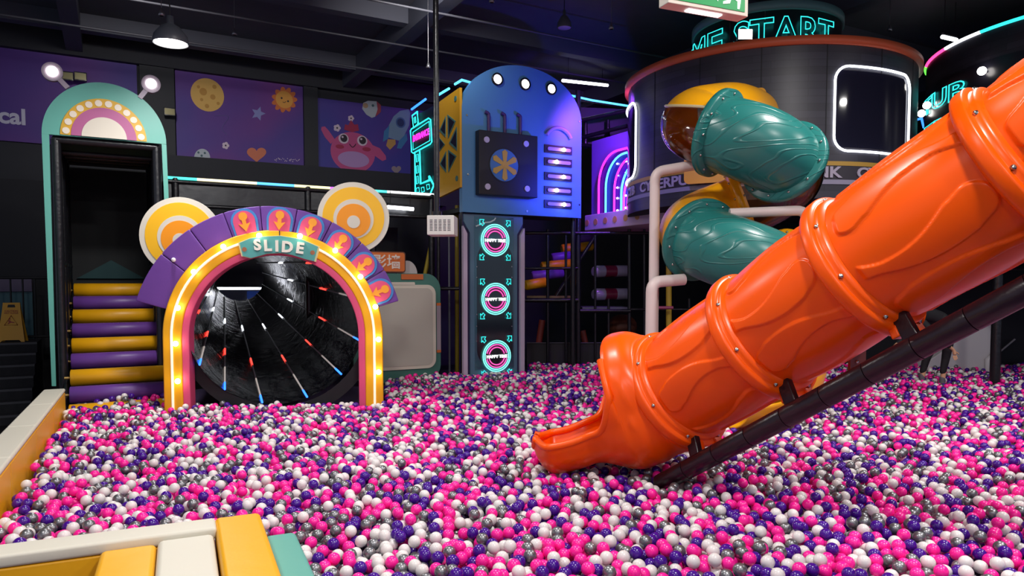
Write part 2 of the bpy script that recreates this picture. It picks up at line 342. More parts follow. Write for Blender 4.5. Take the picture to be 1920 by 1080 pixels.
# ================================================================== HANGING LAMPS
def pendant(px, py, Y, r, label, lit, group=None):
    c = at(px, py, Y); t = thing('pendant_lamp', label, 'lamp', c, group)
    b = MB(); b.lathe([(0, r), (.02, r*1.03), (.10, r*.95), (.2, r*.55), (.24, r*.22), (.33, r*.2), (.34, .001)], c, n=32); b.build('lamp_shade', mat('lamp_grey', '4c5058', .4), t)
    b = MB(); b.lathe([(.012, .001), (.004, r*.93), (.03, r*.95)], c, n=32); b.build('diffuser', g_white if lit else mat('off_lens', '8a78b0', .4), t)
    b = MB(); b.tube([c+Vector((0, 0, .33)), (c.x, c.y, 7.5)], .008, 6); b.build('cord', blackm, t)
    if lit: area(c-Vector((0, 0, .02)), r*1.8, 110, (1, .98, .96))
pendant(320, 82, 9.0, .2, 'large lit high bay lamp hanging by the mural wall', True, 'high bay lamps')
pendant(1058, 53, 13.5, .13, 'small unlit round lamp hanging above the blue robot tower', False, 'high bay lamps')
def tube_lamp(p0, p1, label, top=7.5):
    p0, p1 = Vector(p0), Vector(p1); t = thing('tube_light', label, 'lamp', (p0+p1)/2, 'white tube lights')
    b = MB(); b.tube([p0, p1], .035, 10); b.build('tube', g_tube, t)
    b = MB(); q = Vector((0, 0, .05)); b.tube([p0+q, p1+q], .03, 6); b.build('fixture', darkgrey, t)
    for k in (.12, .88):
        a = p0.lerp(p1, k)+q; b = MB(); b.tube([a, (a.x, a.y, top if top > 7 else a.z+top)], .006, 5); b.build('cord', blackm, t)
tube_lamp(at(1055, 151, 17), at(1139, 160, 18.2), 'bright white tube light hanging behind the blue robot tower')
tube_lamp(at(1767, 69, 13.4), at(1793, 75, 13.9), 'short bright tube light over the gap between round towers')
# small spotlight heads on threads
for px, py, Y, lb in ((303, 30, 10, 'beside the large lit lamp'), (440, 66, 12, 'above the yellow moon mural'), (922, 5, 11, 'high over the blue robot tower'), (803, 128, 13, 'beside the long black projector pole'), (1146, 55, 12, 'over the white tube light'), (1668, 58, 13, 'above the orange-rimmed tower')):
    c = at(px, py, Y); b = MB(); b.lathe([(0, .03), (.01, .045), (.05, .03), (.10, .012), (.11, .001)], c, n=12); b.tube([c+Vector((0, 0, .1)), (c.x, c.y, 7.5)], .005, 5); tag(b.build('sprinkler', mat('nickel', '8c8c90', .35, .8)), 'small metal sprinkler head hanging %s' % lb, 'sprinkler', 'sprinkler heads')
# projector on its pole
pj = Fr(at(818, 405, 9.0), (.99, -.05)); t = thing('projector', 'white projector box hanging on a long black pole', 'projector', pj.o)
b = MB(pj); b.box(-.10, .235, -.1, .26, -.24, -.0); pb = b.build('casing', mat('projector_white', 'd0cec8', .5), t, bevel=.008)
pb.rotation_euler.z = 0
b = MB(pj)
for i in range(5):
    for j in range(8): b.box(-.065+i*.055, -.065+i*.055+.036, -.104, -.1, -.06-j*.018, -.053-j*.018)
b.build('vent', mat('vent_dark', '55555a', .6), t, kind='stuff')
b = MB(pj); b.box(-.104, -.1, -.05, .08, -.2, -.12); b.box(-.104, -.1, -.05, .20, -.1, -.05); b.build('lens', blackm, t)
b = MB(pj); b.tube([(.0, .05, 0), (.0, .05, 7.5-pj.o.z)], .035, 12); b.tube([(0, .05, 0), (0, .05, .06)], .06, 12); b.build('pole', black, t)
# exit sign
ex = Fr(at(1253, 5, 4.4), (.86, .36)); t = thing('exit_sign', 'white framed green exit sign with running figure, hanging at the top', 'sign', ex.o)
b = MB(ex); b.box(0, .60, 0, .10, 0, .28); b.build('casing', mat('sign_white', 'd8d2c4', .5), t, bevel=.006)
b = MB(ex); b.box(.03, .57, -.004, 0, .025, .255); b.build('panel', mat('exit_green', '0a8a48', .4, emit=.35), t)
wg = mat('exit_white', 'e6f2e8', .4, emit=.6)
b = MB(ex); b.prism([(.29, .13), (.36, .2), (.36, .155), (.40, .155), (.40, .105), (.36, .105), (.36, .06)], -.008, -.003); b.build('arrow', wg, t)
b = MB(ex); b.disc(.485, .215, .022, -.008, -.003, n=16); b.prism([(.44, .19), (.50, .185), (.545, .15), (.535, .14), (.50, .16), (.495, .12), (.535, .09), (.525, .035), (.51, .035), (.51, .08), (.465, .10), (.45, .06), (.40, .05), (.40, .065), (.44, .08), (.455, .16), (.43, .17), (.41, .14), (.40, .145)], -.008, -.003); b.build('running_figure', wg, t)
b = MB(ex); b.box(.17, .42, .03, .07, -.006, 0); b.build('diffuser', g_tube, t)
b = MB(ex); b.tube([(.1, .05, .28), (.1, .05, 7.5-ex.o.z)], .006, 6); b.build('cord', blackm, t)
b = MB(ex); b.tube([(.5, .05, .28), (.5, .05, 7.5-ex.o.z)], .006, 6); b.build('cord', blackm, t)

# ================================================================== PIT EDGE PADS
PT = .84
Lf, Ln = ground(122, 728, PT), ground(0, 881, PT); ld = (Lf-Ln).normalized()
LP = fr(Ln, ld)                  # x along the pad away from us, y to the outside (left)
LPlen = (Lf-Ln).length
k = 0
t = thing('edge_pad', 'long yellow foam pit edge pad with cream top, running toward the teal tower', 'pad', LP.w(LPlen-2, .11, 0), 'pit edge pads')
cuts = [LPlen, LPlen-1.35, LPlen-2.75, LPlen-4.2, LPlen-5.6]
for a, c in zip(cuts[1:], cuts[:-1]):
    b = MB(LP); b.box(a+.004, c-.004, .0, .235, .30, PT-.05); b.build('yellow_side', yellow, t, bevel=.015)
    b = MB(LP); b.box(a+.004, c-.004, -.004, .24, PT-.05, PT); b.build('cream_top', white, t, bevel=.02)
Na, Nb = ground(0, 1020, PT), ground(400, 970, PT); nd = (Nb-Na).normalized(); NP = fr(Nb, nd)   # x=0 at its free end
t = thing('edge_pad', 'yellow foam pit edge pad with cream top nearest the viewer, ending at the mats', 'pad', NP.w(-1.3, -.1, 0), 'pit edge pads')
b = MB(NP); b.box(-3.2, 0, -.19, 0, .30, PT-.07); b.build('yellow_side', yellow, t, bevel=.015)
b = MB(NP); b.box(-3.2, 0.01, -.195, .005, PT-.07, PT); b.build('cream_top', white, t, bevel=.018)
# mats: stepping pads beside it, running toward the viewer
for (xa, xb, zt, m, y1, nm, cc) in ((-.56, -.292, .80, yellow, -.2, 'wide yellow foam mat, first of the four beside the cream-topped pad', 'yellow'), (-.288, -.006, .815, white, -.2, 'cream foam mat between the two yellow mats', 'cream'),
        (.006, .262, .832, yellow, .03, 'yellow foam mat with slanting end, between cream and teal mats', 'yellow'), (.275, .46, .70, teal, -.02, 'low teal foam mat touching the balls', 'teal')):
    b = MB(NP); b.box(xa, xb, y1-2.4, y1, .3, zt); o = b.build('foam_mat', m if cc != 'teal' else mat('teal_vinyl', '5fa79b', .5, bump=.1, bscale=8), bevel=.03, bseg=3); tag(o, nm, 'mat', 'foam mats')
# ================================================================== TEAL CLIMBING TOWER
TF = fr(at(105, 700, 9.9), U)
t = thing('climbing_tower', 'tall teal arched climbing tower with antenna lamps and yellow and purple roller stairs', 'play tower', TF.w(.7, .1, 0))
b = MB(TF); q = TF.px
xl, zl = q(78, 250); xr, zr = q(312, 271); ax, az = q(194, 155); cx = (xl+xr)/2; zc = (zl+zr)/2; rx = (xr-xl)/2
P = [(cx+rx*math.cos(math.pi*i/40), zc+(az-zc)*math.sin(math.pi*i/40)) for i in range(41)]
b.prism(P, 0, .06)
b.prism([q(78, 250), q(92, 252), q(105, 724), q(97, 724)], 0, .06); b.prism([q(303, 270), q(312, 271), q(321, 480), q(313, 480)], 0, .06)
xx0, _ = q(313, 480); b.box(xx0, xx0+.08, 0, .06, .3, q(315, 479)[1])
b.build('teal_panel', teal, t)
cxx, czz = q(196, 259)
def half(b, rpx, hpx, y0, y1, mi): 
    r = (q(196+rpx, 262)[0]-q(196-rpx, 256)[0])/2; h = q(196, 259-hpx)[1]-czz
    b.prism([(cxx+r*math.cos(math.pi*i/36), czz-.0+h*math.sin(math.pi*i/36)) for i in range(37)], y0, y1, mi); return r, h
b = MB(TF); R1 = half(b, 81, 73, -.012, 0, 0); half(b, 61.5, 56, -.02, 0, 1); half(b, 42.5, 38, -.028, 0, 2)
for i in range(12):
    a = math.radians(7+i*15.1); b.disc(cxx+R1[0]*.875*math.cos(a), czz+R1[1]*.88*math.sin(a), .045, -.02, 0, 3, 16)
b.build('rainbow', [mat('tower_yellow', 'd8a828', .5), mat('tower_mauve', 'b0588c', .5), mat('tower_cream', 'd8d0c0', .5), mat('tower_dot', 'ece0cc', .5)], t)
for (hx, hy, nx, ny) in ((98, 135, 127, 165), (283, 158, 262, 184)):
    b = MB(TF); h, n = q(hx, hy), q(nx, ny); d = Vector((h[0]-n[0], h[1]-n[1])).normalized(); s_ = Vector((-d.y, d.x))*.032
    b.prism([(n[0]-s_.x, n[1]-s_.y), (n[0]+s_.x, n[1]+s_.y), (h[0]+s_.x, h[1]+s_.y), (h[0]-s_.x, h[1]-s_.y)], -.02, .04); b.disc(h[0], h[1], .125, -.03, .05)
    lo = b.build('antenna', mat('antenna_lilac', 'a89cac', .45), t)
    b = MB(TF); b.disc(h[0], h[1], .068, -.045, -.03); b.build('lamp', g_white, lo)
xL, xR = TF.x(108, 400), TF.x(297, 400); zT = q(200, 266)[1]
for d, ov, zz in ((.12, 0, 0), (.9, .05, -.05), (1.55, .05, .0), (2.2, .05, .05)):
    for x in (xL, xR):
        b = MB(TF); b.tube([(x, d, .3), (x, d, zT+zz)], .062, 10); b.build('post', black, t)
    b = MB(TF); b.tube([(xL, d, zT+zz), (xR, d, zT+zz)], .062, 10); b.build('beam', black, t)
for x in (xL, xR):
    for zz in (zT, 2.5):
        b = MB(TF); b.tube([(x, .12, zz), (x, 2.6, zz)], .055, 10); b.build('beam', black, t)
b = MB(TF); b.box(xL, xR, .14, .86, zT-.03, zT-.01); b.build('roof_panel', mat('dark_green_board', '34503c', .5), t)
b = MB(TF); b.box(xL, xR, .95, 2.7, zT+.02, zT+.04); b.build('roof_panel', mat('grey_board', '4a4a48', .5), t)
for x in (xL-.05, xR+.05): b = MB(TF); b.box(x-.01, x+.01, .15, 2.8, .3, zT-.05); b.build('side_panel', mat('black_net_shade', '101013', .8), t)  # solid dark panels for the side nets, added to darken the corridor
b = MB(TF); b.box(xL, xR, 2.75, 2.8, 2.1, zT); b.build('back_panel', mat('back_grey', '26282a', .8, var=.3), t)
b = MB(TF); b.prism([(xL+.1, 2.3), (xR-.1, 2.3), ((xL+xR)/2, 2.62)], 2.7, 2.75); b.build('painted_peak', mat('peak_teal', '1d4448', .7), t)
# rollers
RF = fr(ground(130, 757, SURF), U)
for i in range(-1, 8):
    b = MB(RF); z = .6+.1+.2*i; y = .11+.3*i; b.tube([(0.0, y, z), (.01, y, z), (1.24, y, z), (1.25, y, z)], [.09, .115, .115, .09], 28)
    b.build('roller', [yellow, purple][(i+1) % 2 if i % 2 else 1], t) if 0 else b.build('roller', purple if i % 2 == 0 else yellow, t)
for x in (-.05, 1.3):
    b = MB(RF); b.tube([(x, -.1, .42), (x, 2.4, 2.1)], .03, 8); b.build('side_rail', black, t)
for i in range(9):
    b = MB(RF); b.tube([(-.07, .11+.3*i-.3, .5+.2*i), (1.3, .11+.3*i-.3, .5+.2*i)], .022, 8); b.build('axle', mat('brass', 'a88a50', .35, .7), t)
# ================================================================== SLIDE ARCH
AF = fr(at(516, 700, 9.6), (.985, .17))
aC = AF.px(516, 631); sc = (AF.x(722, 600)-AF.x(308, 600))/414
def ap(px, py): return AF.px(px, py)
arch = thing('slide_arch', 'yellow bulb-lit tunnel arch with purple arrow crown and SLIDE sign', 'arch', AF.w(aC[0], .1, .5))
def band(b, r0, r1, y0, y1, zb, mi=0, n=48):
    pts = [(aC[0]-1, 0, zb)]+[None]*0; path = [(math.pi, zb)]+[(math.pi*(1-i/n), None) for i in range(n+1)]+[(0, zb)]
    vs = []; fs = []
    for a, z in path:
        for r, y in ((r0, y0), (r1, y0), (r1, y1), (r0, y1)):
            vs.append((aC[0]+r*math.cos(a), y, z if z is not None else aC[1]+r*math.sin(a)))
    m = len(path)
    for i in range(m-1):
        for k in range(4): fs.append((i*4+k, i*4+4+k, i*4+4+(k+1) % 4, i*4+(k+1) % 4))
    b.add(vs, fs, mi)
b = MB(AF); band(b, 172*sc, 207*sc, 0, .26, .42); b.build('yellow_band', yellow, arch, bevel=.02)
b = MB(AF); band(b, 159*sc, 172.5*sc, .012, .27, .42); b.build('pink_lining', pink, arch, bevel=.012)
b = MB(AF); x_ = ap(524, 430)[0]; b.box(x_-.006, x_+.006, -.004, 0, aC[1]+173*sc, aC[1]+206*sc); b.build('seam', darkgrey, arch)
b = MB(AF); b.tube([(aC[0]-190*sc, -.012, .55)]+[(aC[0]-190*sc*math.cos(math.pi*i/40), -.012, aC[1]+190*sc*math.sin(math.pi*i/40)) for i in range(41)]+[(aC[0]+190*sc, -.012, .55)], .017, 8); b.build('light_strip', mat('strip_cream', 'fff4d8', .4, emit=.45), arch)
for p in ((335, 714), (331, 644), (335, 577), (365, 510), (420, 463), (487, 442), (563, 443), (629, 470), (676, 519), (704, 575), (710, 636), (710, 697)):
    x, z = ap(*p); b = MB(AF); b.ball((x, -.045, z), .036, 12); b.tube([(x, 0, z), (x, -.03, z)], .026, 10, mi=1); b.build('bulb', [g_bulb, yellow], arch)
    d = bpy.data.lights.new('bulb_light', 'POINT'); d.energy = .6; d.color = (1, .9, .65); d.shadow_soft_size = .05; o = bpy.data.objects.new('bulb_light', d); COL.objects.link(o); o.location = AF.w(x, -.14, z)
fC = ap(508, 634)
def pol(r, a): return (fC[0]+r*sc*math.cos(math.radians(a)), fC[1]+r*sc*math.sin(math.radians(a)))
edges = [16]+[31.4+15.6*i for i in range(9)]
edges[-1] = 163.5 if edges[-1] > 150 else edges[-1]
for a0, a1 in zip(edges[:-1], edges[1:]):
    b = MB(AF); b.arc(fC[0], fC[1], 200*sc, 257*sc, a0+.12, a1-.12, .05, .16, n=10); b.build('crown_segment', purple, arch, bevel=.012)
for i, a in enumerate((101.5, 85, 70, 54.3, 38.7, 23.4)):
    c = math.radians(a)
    def lz(tn, r): return (fC[0]+sc*(r*math.cos(c)-tn*math.sin(c)), fC[1]+sc*(r*math.sin(c)+tn*math.cos(c)))
    def sh(hw, r0, r1): return [lz(-hw*.9, r0), lz(-hw, r1-hw)]+[lz(-hw*math.cos(math.pi*j/14), r1-hw+hw*math.sin(math.pi*j/14)) for j in range(1, 14)]+[lz(hw, r1-hw), lz(hw*.9, r0)]
    b = MB(AF); b.prism(sh(25, 206, 256), .02, .05); pl = b.build('arrow_plaque', mat('plaque_blue', '3f86c8', .45), arch)
    b = MB(AF); b.prism(sh(20.5, 206, 251), .005, .02); b.build('plaque_face', pink, pl)
    b = MB(AF); b.prism([lz(8*math.cos(2*math.pi*j/20), 240+8*math.sin(2*math.pi*j/20)) for j in range(20)], -.008, .005); b.prism([lz(-3.5, 236), lz(-3.5, 225), lz(-11, 227), lz(0, 211), lz(11, 227), lz(3.5, 225), lz(3.5, 236)], -.009, .005); b.build('arrow', mat('arrow_orange', 'f2a02c', .45), pl)
x, z = ap(324, 487); b = MB(AF); b.ball((x, .03, z), .03, 10); b.build('stud', mat('stud_white', 'd8d4dc', .3), arch)
for (ex_, ez_, r, yy) in ((338, 442, 73, .24), (663, 408, 69.5, .24)):
    x, z = AF.px(ex_, ez_, yy); s2 = (AF.x(722, 600, yy)-AF.x(308, 600, yy))/414*r; b = MB(AF)
    b.disc(x, z, s2, yy, yy+.08, 0, 56, rz=s2)
    for k, (f_, mi) in enumerate(((.86, 1), (.56, 0), (.47, 2), (.18, 0))): b.disc(x, z-.02*k, s2*f_, yy-.006-.005*k, yy, mi, 48)
    b.build('ear_disc', [white, mat('ear_yellow', 'f2b818', .45), mat('ear_orange', 'f2960f', .45)], arch)
# sign
b = MB(AF); B = [(451, 456), (470, 448), (490, 444.5), (527, 443), (565, 449), (597, 463), (590, 490), (573, 486), (548, 478), (527, 474.6), (502, 476), (473, 484), (457, 480)]
bc = Vector((524, 464)); B2 = [tuple(bc+(Vector(p)-bc)*1.045) for p in B]
b.prism([ap(*p) for p in B2], -.05, 0); sg = b.build('sign_board', mat('sign_cream', 'e0d2a0', .5), arch)
b = MB(AF); b.prism([ap(*p) for p in B], -.062, -.05); b.build('sign_face', mat('sign_teal', '58a8a4', .45), sg)
b = MB(AF)
for ch, px_, py_, rot in (('S', 486, 470, 6), ('L', 505, 471.5, 2), ('I', 521, 472.5, 0), ('D', 540, 474, -4), ('E', 563, 476, -8)):
    v, f = text_mesh(ch, height=22*sc if ch != 'I' else 22*sc, depth=.03, bold=.045); x, z = ap(px_, py_); c_, s_ = math.cos(math.radians(rot)), math.sin(math.radians(rot))
    b.add([(x+a*c_-h*s_, -.075-d_, z+a*s_+h*c_) for a, h, d_ in v], f)
b.build('lettering', mat('sign_white2', 'f0ece0', .45), sg, label='white raised lettering reading SLIDE')
b = MB(AF)
for p in ((460, 468), (587, 474)): x, z = ap(*p); b.disc(x, z, .03, -.066, -.062, n=14)
b.build('rivet', mat('rivet_brown', 'a06848', .5), sg)
# ------------------------------------------------------------------ tunnel
def wrinkle():
    m = bpy.data.materials.new('glossy_tunnel'); m.use_nodes = True; nt = m.node_tree; p = nt.nodes['Principled BSDF']; p.inputs['Base Color'].default_value = lin('04040a'); p.inputs['Roughness'].default_value = .2
    tc = nt.nodes.new('ShaderNodeTexCoord'); n = nt.nodes.new('ShaderNodeTexNoise'); n.inputs['Scale'].default_value = 3.5; n.inputs['Detail'].default_value = 3; n.inputs['Distortion'].default_value = 1.2
    bp = nt.nodes.new('ShaderNodeBump'); bp.inputs['Strength'].default_value = .4; bp.inputs['Distance'].default_value = .03
    nt.links.new(tc.outputs['Object'], n.inputs['Vector']); nt.links.new(n.outputs[0], bp.inputs['Height']); nt.links.new(bp.outputs[0], p.inputs['Normal']); return m
C0, C1 = at(524, 600, 9.95), at(449, 521, 16.0); r0, r1 = 1.19, .51; axv = (C1-C0); L = axv.length
tun = thing('slide_tunnel', 'glossy black tunnel slide with red and blue light strips inside the arch', 'slide', (C0.x, C0.y, .45))
b = MB(); b.lathe([(L*i/24, r0+(r1-r0)*i/24) for i in range(25)], C0, axv, 72); b.build('barrel', wrinkle(), tun)
b = MB(AF); c0 = (Vector(C0)-AF.o).dot(AF.ux); b.arc(c0, C0.z, r0, 1.36, 0, 360, .29, .33, n=60); b.build('end_ring', blackm, tun)
q1 = Vector((1, 0, 0)); q1 = (q1-axv.normalized()*q1.dot(axv.normalized())).normalized(); q2 = q1.cross(axv.normalized())
if q2.z < 0: q2 = -q2
for ang in (185, 207, 230, 256, 286, 314, 341, 11, 40, 68, 95, 125, 155):
    a = math.radians(ang); dr = q1*math.cos(a)+q2*math.sin(a)
    def tp(tt, o=.012): u_ = 1-tt; return C0+axv*u_+dr*(r0+(r1-r0)*u_-o)
    b = MB(); b.tube([tp(0), tp(.35)], .008, 6, mi=0); b.tube([tp(.35), tp(.405)], .014, 6, mi=1); b.tube([tp(.405), tp(.68)], .009, 6, mi=0); b.tube([tp(.68), tp(.735)], .014, 6, mi=2); b.tube([tp(.735), tp(.84)], .010, 6, mi=0); b.tube([tp(.84), tp(.955)], .012, 6, mi=3); b.tube([tp(.955), tp(1)], .014, 6, mi=4)
    b.build('light_strip', [mat('strip_dark', '50505c', .4, emit=.05), g_neonw, g_red, mat('strip_warm', 'd8d0c8', .4, emit=.35), g_blue], tun)
# what is seen through its far end
b = MB(wallF); b.box(WX(395), WX(500), -.06, 0, wallF.px(450, 580)[1], wallF.px(450, 543)[1]); tag(b.build('wall_board', mat('board_grey', '8890a0', .6)), 'pale grey wall board seen through the black tunnel', 'board')
b = MB(wallF); b.box(WX(462), WX(492), -.08, -.06, wallF.px(450, 575)[1], wallF.px(450, 546)[1]); tag(b.build('wall_board', mat('board_blue', '2c50b0', .5, emit=.15)), 'small blue board seen through the black tunnel', 'board')
tube_lamp(at(398, 541, 16.7), at(497, 541, 17.3), 'long white tube light seen through the black tunnel', .5)
# ================================================================== DECK BEHIND THE ARCH
DF = fr(at(813, 365, 14.05), U); zD = DF.px(813, 365)[1]; xd0 = DF.x(306, 330)
dk = thing('play_deck', 'black raised deck with rainbow light strip below the space murals', 'play deck', DF.w(-3, 1, 0))
b = MB(DF); b.box(xd0, .0, 0.05, 3.2, zD-.12, zD-.04); b.build('deck_board', blackm, dk)
cols = [('4ce0d0', .16), ('fff0c0', .3), ('5cb8ff', .2), ('f8f0b0', .2), ('c060ff', .14), ('50e8e0', .2), ('ffffff', .3)]
tot = sum(c[1] for c in cols); x0 = xd0
for i, (h, l) in enumerate(cols):
    x1_ = x0+(0-xd0)*l/tot; b = MB(DF); b.tube([(x0, 0, zD), (x1_, 0, zD)], .022, 8); b.build('light_strip', glow('led_%d' % i, h, 1.6), dk); x0 = x1_
b = MB(DF); b.box(xd0, 0, .02, .06, zD-.42, zD-.05); b.build('fascia', mat('fascia_gloss', '24262a', .25, bump=.3, bscale=3), dk)
for zz in (zD-.06, zD-.44): b = MB(DF); b.tube([(xd0, 0, zz), (0, 0, zz)], .035, 10); b.build('rail', black, dk)
for p in (330, 578, 700, 810): b = MB(DF); x_ = DF.x(p, 400); b.tube([(x_, .03, .3), (x_, .03, zD)], .06, 10); b.build('post', black, dk)
for (a, c, y, Y_) in ((385, 419, 366, 12.4), (430, 500, 371, 12.6), (726, 775, 390, 13.4)):
    tube_lamp(at(a, y-2, Y_), at(c, y+2, Y_+.25), {385: 'short tube light beneath the deck, nearest the teal tower', 430: 'longer tube light beneath the deck, above the purple crown', 726: 'tube light beneath the deck beside the yellow ear disc'}[a], .25)
# dark backdrop board under the deck
b = MB(DF); b.box(DF.x(700), DF.x(800), 1.6, 1.65, .3, 3.4); b.build('back_board', mat('board_dark', '24272b', .6), dk)
# ------------------------------------------------------------------ projection panel
PF = fr(at(826, 690, 13.2), U); pp = thing('projection_panel', 'teal framed panel with cream screen under an orange Chinese character sign', 'panel', PF.w(-1, 0, .5))
pq = PF.px; xA = PF.x(662, 600); xB = PF.x(826, 600)
b = MB(PF); zt_, zb_ = pq(790, 513)[1], .45; b.prism(rrect(xA, xB, zb_, zt_, .28), 0, .1); b.build('frame', mat('panel_teal', '3f7468', .5), pp)
b = MB(PF); x1_ = PF.x(816, 600); z0_, z1_ = pq(800, 690)[1], pq(790, 534)[1]; b.prism(rrect(xA+.2, x1_, z0_, z1_, .16), -.03, 0); b.build('screen_rim', mat('rim_cream', 'd0c8b8', .45), pp)
b = MB(PF); b.prism(rrect(xA+.24, x1_-.06, z0_+.06, z1_-.06, .12), -.036, -.03); b.build('screen', mat('screen_cream', 'b4aea2', .5), pp)
b = MB(PF); b.box(PF.x(752), PF.x(793), -.02, 0, pq(770, 524)[1], pq(770, 514)[1]); b.box(PF.x(818), PF.x(825.5), -.02, 0, pq(820, 573)[1], pq(820, 568)[1]); b.box(PF.x(818), PF.x(825.5), -.02, 0, pq(820, 661)[1], pq(820, 656)[1]); b.build('orange_trim', mat('trim_orange', 'c8682c', .5), pp)
b = MB(PF); b.box(PF.x(818), PF.x(825.5), -.018, 0, pq(820, 656)[1], pq(820, 573)[1]); b.build('side_inlay', mat('inlay_mauve', '988c94', .5), pp)
b = MB(PF); b.prism(rrect(PF.x(730), PF.x(777), pq(760, 535)[1], pq(760, 529)[1], .02), -.03, -.0); b.build('top_tab', MATS['rim_cream'], pp)
b = MB(PF); cxh, czh = pq(765, 514); rh = PF.x(784)-PF.x(765); b.prism([(cxh+rh*math.cos(math.pi*i/24), czh+rh*1.25*math.sin(math.pi*i/24)) for i in range(25)], .04, .08); b.build('half_disc', mat('disc_grey', 'b8b4b0', .5), pp)
b = MB(PF); b.prism(rrect(PF.x(672), PF.x(760), pq(740, 511)[1], pq(740, 472)[1], .05), -.02, .03); so = b.build('sign_board', mat('sign_brown', '6a3a20', .5), pp)
b = MB(PF); b.prism(rrect(PF.x(674), PF.x(758), pq(740, 509)[1], pq(740, 474)[1], .04), -.03, -.02); b.build('sign_face', mat('sign_orange', 'd8702c', .45), so)
b = MB(PF); b.text('影墙', (PF.x(698)+PF.x(750))/2, pq(740, 504)[1], -.035, width=PF.x(750)-PF.x(698), bold=.012); b.build('lettering', mat('sign_letters', 'e8dcd0', .5), so)
# padded bars between the panel and the blue tower
bars = thing('padded_bars', 'black, yellow and grey padded bars between projection panel and blue tower', 'play frame', at(840, 690, 13.6)-Vector((0, 0, .15)))
def bar(px0, py0, px1, py1, Y, wpx, m, parent, nm='post', n=8):
    a, c = at(px0, py0, Y), at(px1, py1, Y); b = MB(); b.tube([a, c], wpx/2*Y/F, n); return b.build(nm, m, parent)
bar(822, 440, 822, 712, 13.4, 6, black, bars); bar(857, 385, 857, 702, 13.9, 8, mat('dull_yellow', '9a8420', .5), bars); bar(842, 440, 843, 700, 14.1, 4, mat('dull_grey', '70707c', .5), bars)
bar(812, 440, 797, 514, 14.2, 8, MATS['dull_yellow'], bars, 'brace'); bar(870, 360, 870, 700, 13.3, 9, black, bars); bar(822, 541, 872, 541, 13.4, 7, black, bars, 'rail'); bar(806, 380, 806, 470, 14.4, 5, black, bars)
# ================================================================== BLUE ROBOT TOWER
BF = fr(at(866, 400, 13.0), U); bq = BF.px; bt = thing('robot_tower', 'blue arched robot tower with fan box and glowing slots', 'play tower', BF.w(1.2, .3, .5))
b = MB(BF); xl, xr = BF.x(866.5, 300), BF.x(1090, 300); zb, zs = bq(868, 397)[1], bq(866, 200)[1]; za = bq(977, 123)[1]; cx = (xl+xr)/2
P = [(xl, zb), (xr, zb)]+[(cx+(xr-xl)/2*math.cos(math.pi*i/48), zs-.03+(za-zs+.03)*math.sin(math.pi*i/48)) for i in range(49)]
b.prism(P, 0, .12); b.build('front_panel', mat('robot_blue', '4f86b8', .45), bt)
b = MB(BF); X = lambda p: BF.x(p, 300)
x0, x1 = X(891), X(1000); z0, z1 = bq(945, 369)[1], bq(945, 252)[1]; b.box(x0, x1, -.16, 0, z0, z1); fb = b.build('fan_box', mat('fan_black', '17141f', .5), bt, bevel=.01)
b = MB(BF); fx, fz = BF.px(946, 310, -.16); b.disc(fx, fz, .32, -.165, -.16, 0, 40); b.disc(fx-.01, fz, .29, -.170, -.16, 1, 40)
for i in range(6):
    a = math.radians(60*i+30); dx, dz = math.cos(a), math.sin(a)
    b.prism([(fx-dz*.025, fz+dx*.025), (fx+dx*.24-dz*.055, fz+dz*.24+dx*.055), (fx+dx*.28, fz+dz*.28), (fx+dx*.24+dz*.055, fz+dz*.24-dx*.055), (fx+dz*.025, fz-dx*.025)], -.178, -.17, 2)
b.disc(fx, fz, .06, -.18, -.17, 2, 16)
b.build('fan', [mat('fan_dark', '0e0c14', .5), mat('fan_blue', '3f78b0', .45), mat('fan_yellow', 'd0a840', .45)], fb)
for p in ((912, 262), (986, 270), (914, 350), (988, 354)): x, z = BF.px(p[0], p[1], -.16); b = MB(BF); b.disc(x, z, .055, -.18, -.16, n=20); b.build('knob', mat('knob_lilac', 'c8c0dc', .4), fb)
for p in (915, 945, 974):
    x = X(p); za_ = bq(p, 214+(p-915)*.08)[1]; b = MB(BF); b.tube(spline([(x, -.03, z1-.05), (x, -.03, za_-.06), (x-.01, -.03, za_), (x-.07, -.03, za_+.03)], 5), .032, 10); b.build('pipe', mat('pipe_purple', '4c3468', .4), bt)
for p in ((932, 149), (984, 158), (1033, 167)):
    x, z = bq(*p); b = MB(BF); b.lathe([(0, .115), (.03, .115), (.035, .085), (.01, .08)], (x, 0, z), (0, -1, 0), 28); lo = b.build('lamp_ring', black, bt); b = MB(BF); b.disc(x, z, .083, -.02, -.0, n=24); b.build('lamp_lens', g_white, lo)
b = MB(BF); x, z = bq(1046, 268); b.tube([(x+.30*math.cos(math.radians(a)), -.03, z+.28*math.sin(math.radians(a))) for a in range(22, 160, 6)], .035, 10); b.build('brow', mat('lilac_plastic', 'a090d0', .4), bt)
for i, (y, gx) in enumerate(((281, 1054), (305, 1041), (332, 1054), (358, 1041), (383.5, 1055))):
    b = MB(BF); xa, xb = X(1020), X(1071.5); zz = bq(1046, y)[1]; b.box(xa, xb, -.02, 0, zz-.075, zz+.075); sl = b.build('slot', mat('slot_black', '121024', .5), bt)
    b = MB(BF); b.prism(rrect(X(1025), X(1068), zz-.032, zz+.032, .03), -.045, -.02); b.build('slot_bar', MATS['lilac_plastic'], sl)
    b = MB(BF); b.ball((X(gx), -.06, zz), .038, 12); b.build('bulb', g_bulb, sl)
    d = bpy.data.lights.new('slot_light', 'POINT'); d.energy = .7; d.color = (1, .55, .3); d.shadow_soft_size = .03; o = bpy.data.objects.new('slot_light', d); COL.objects.link(o); o.location = BF.w(X(gx), -.14, zz)
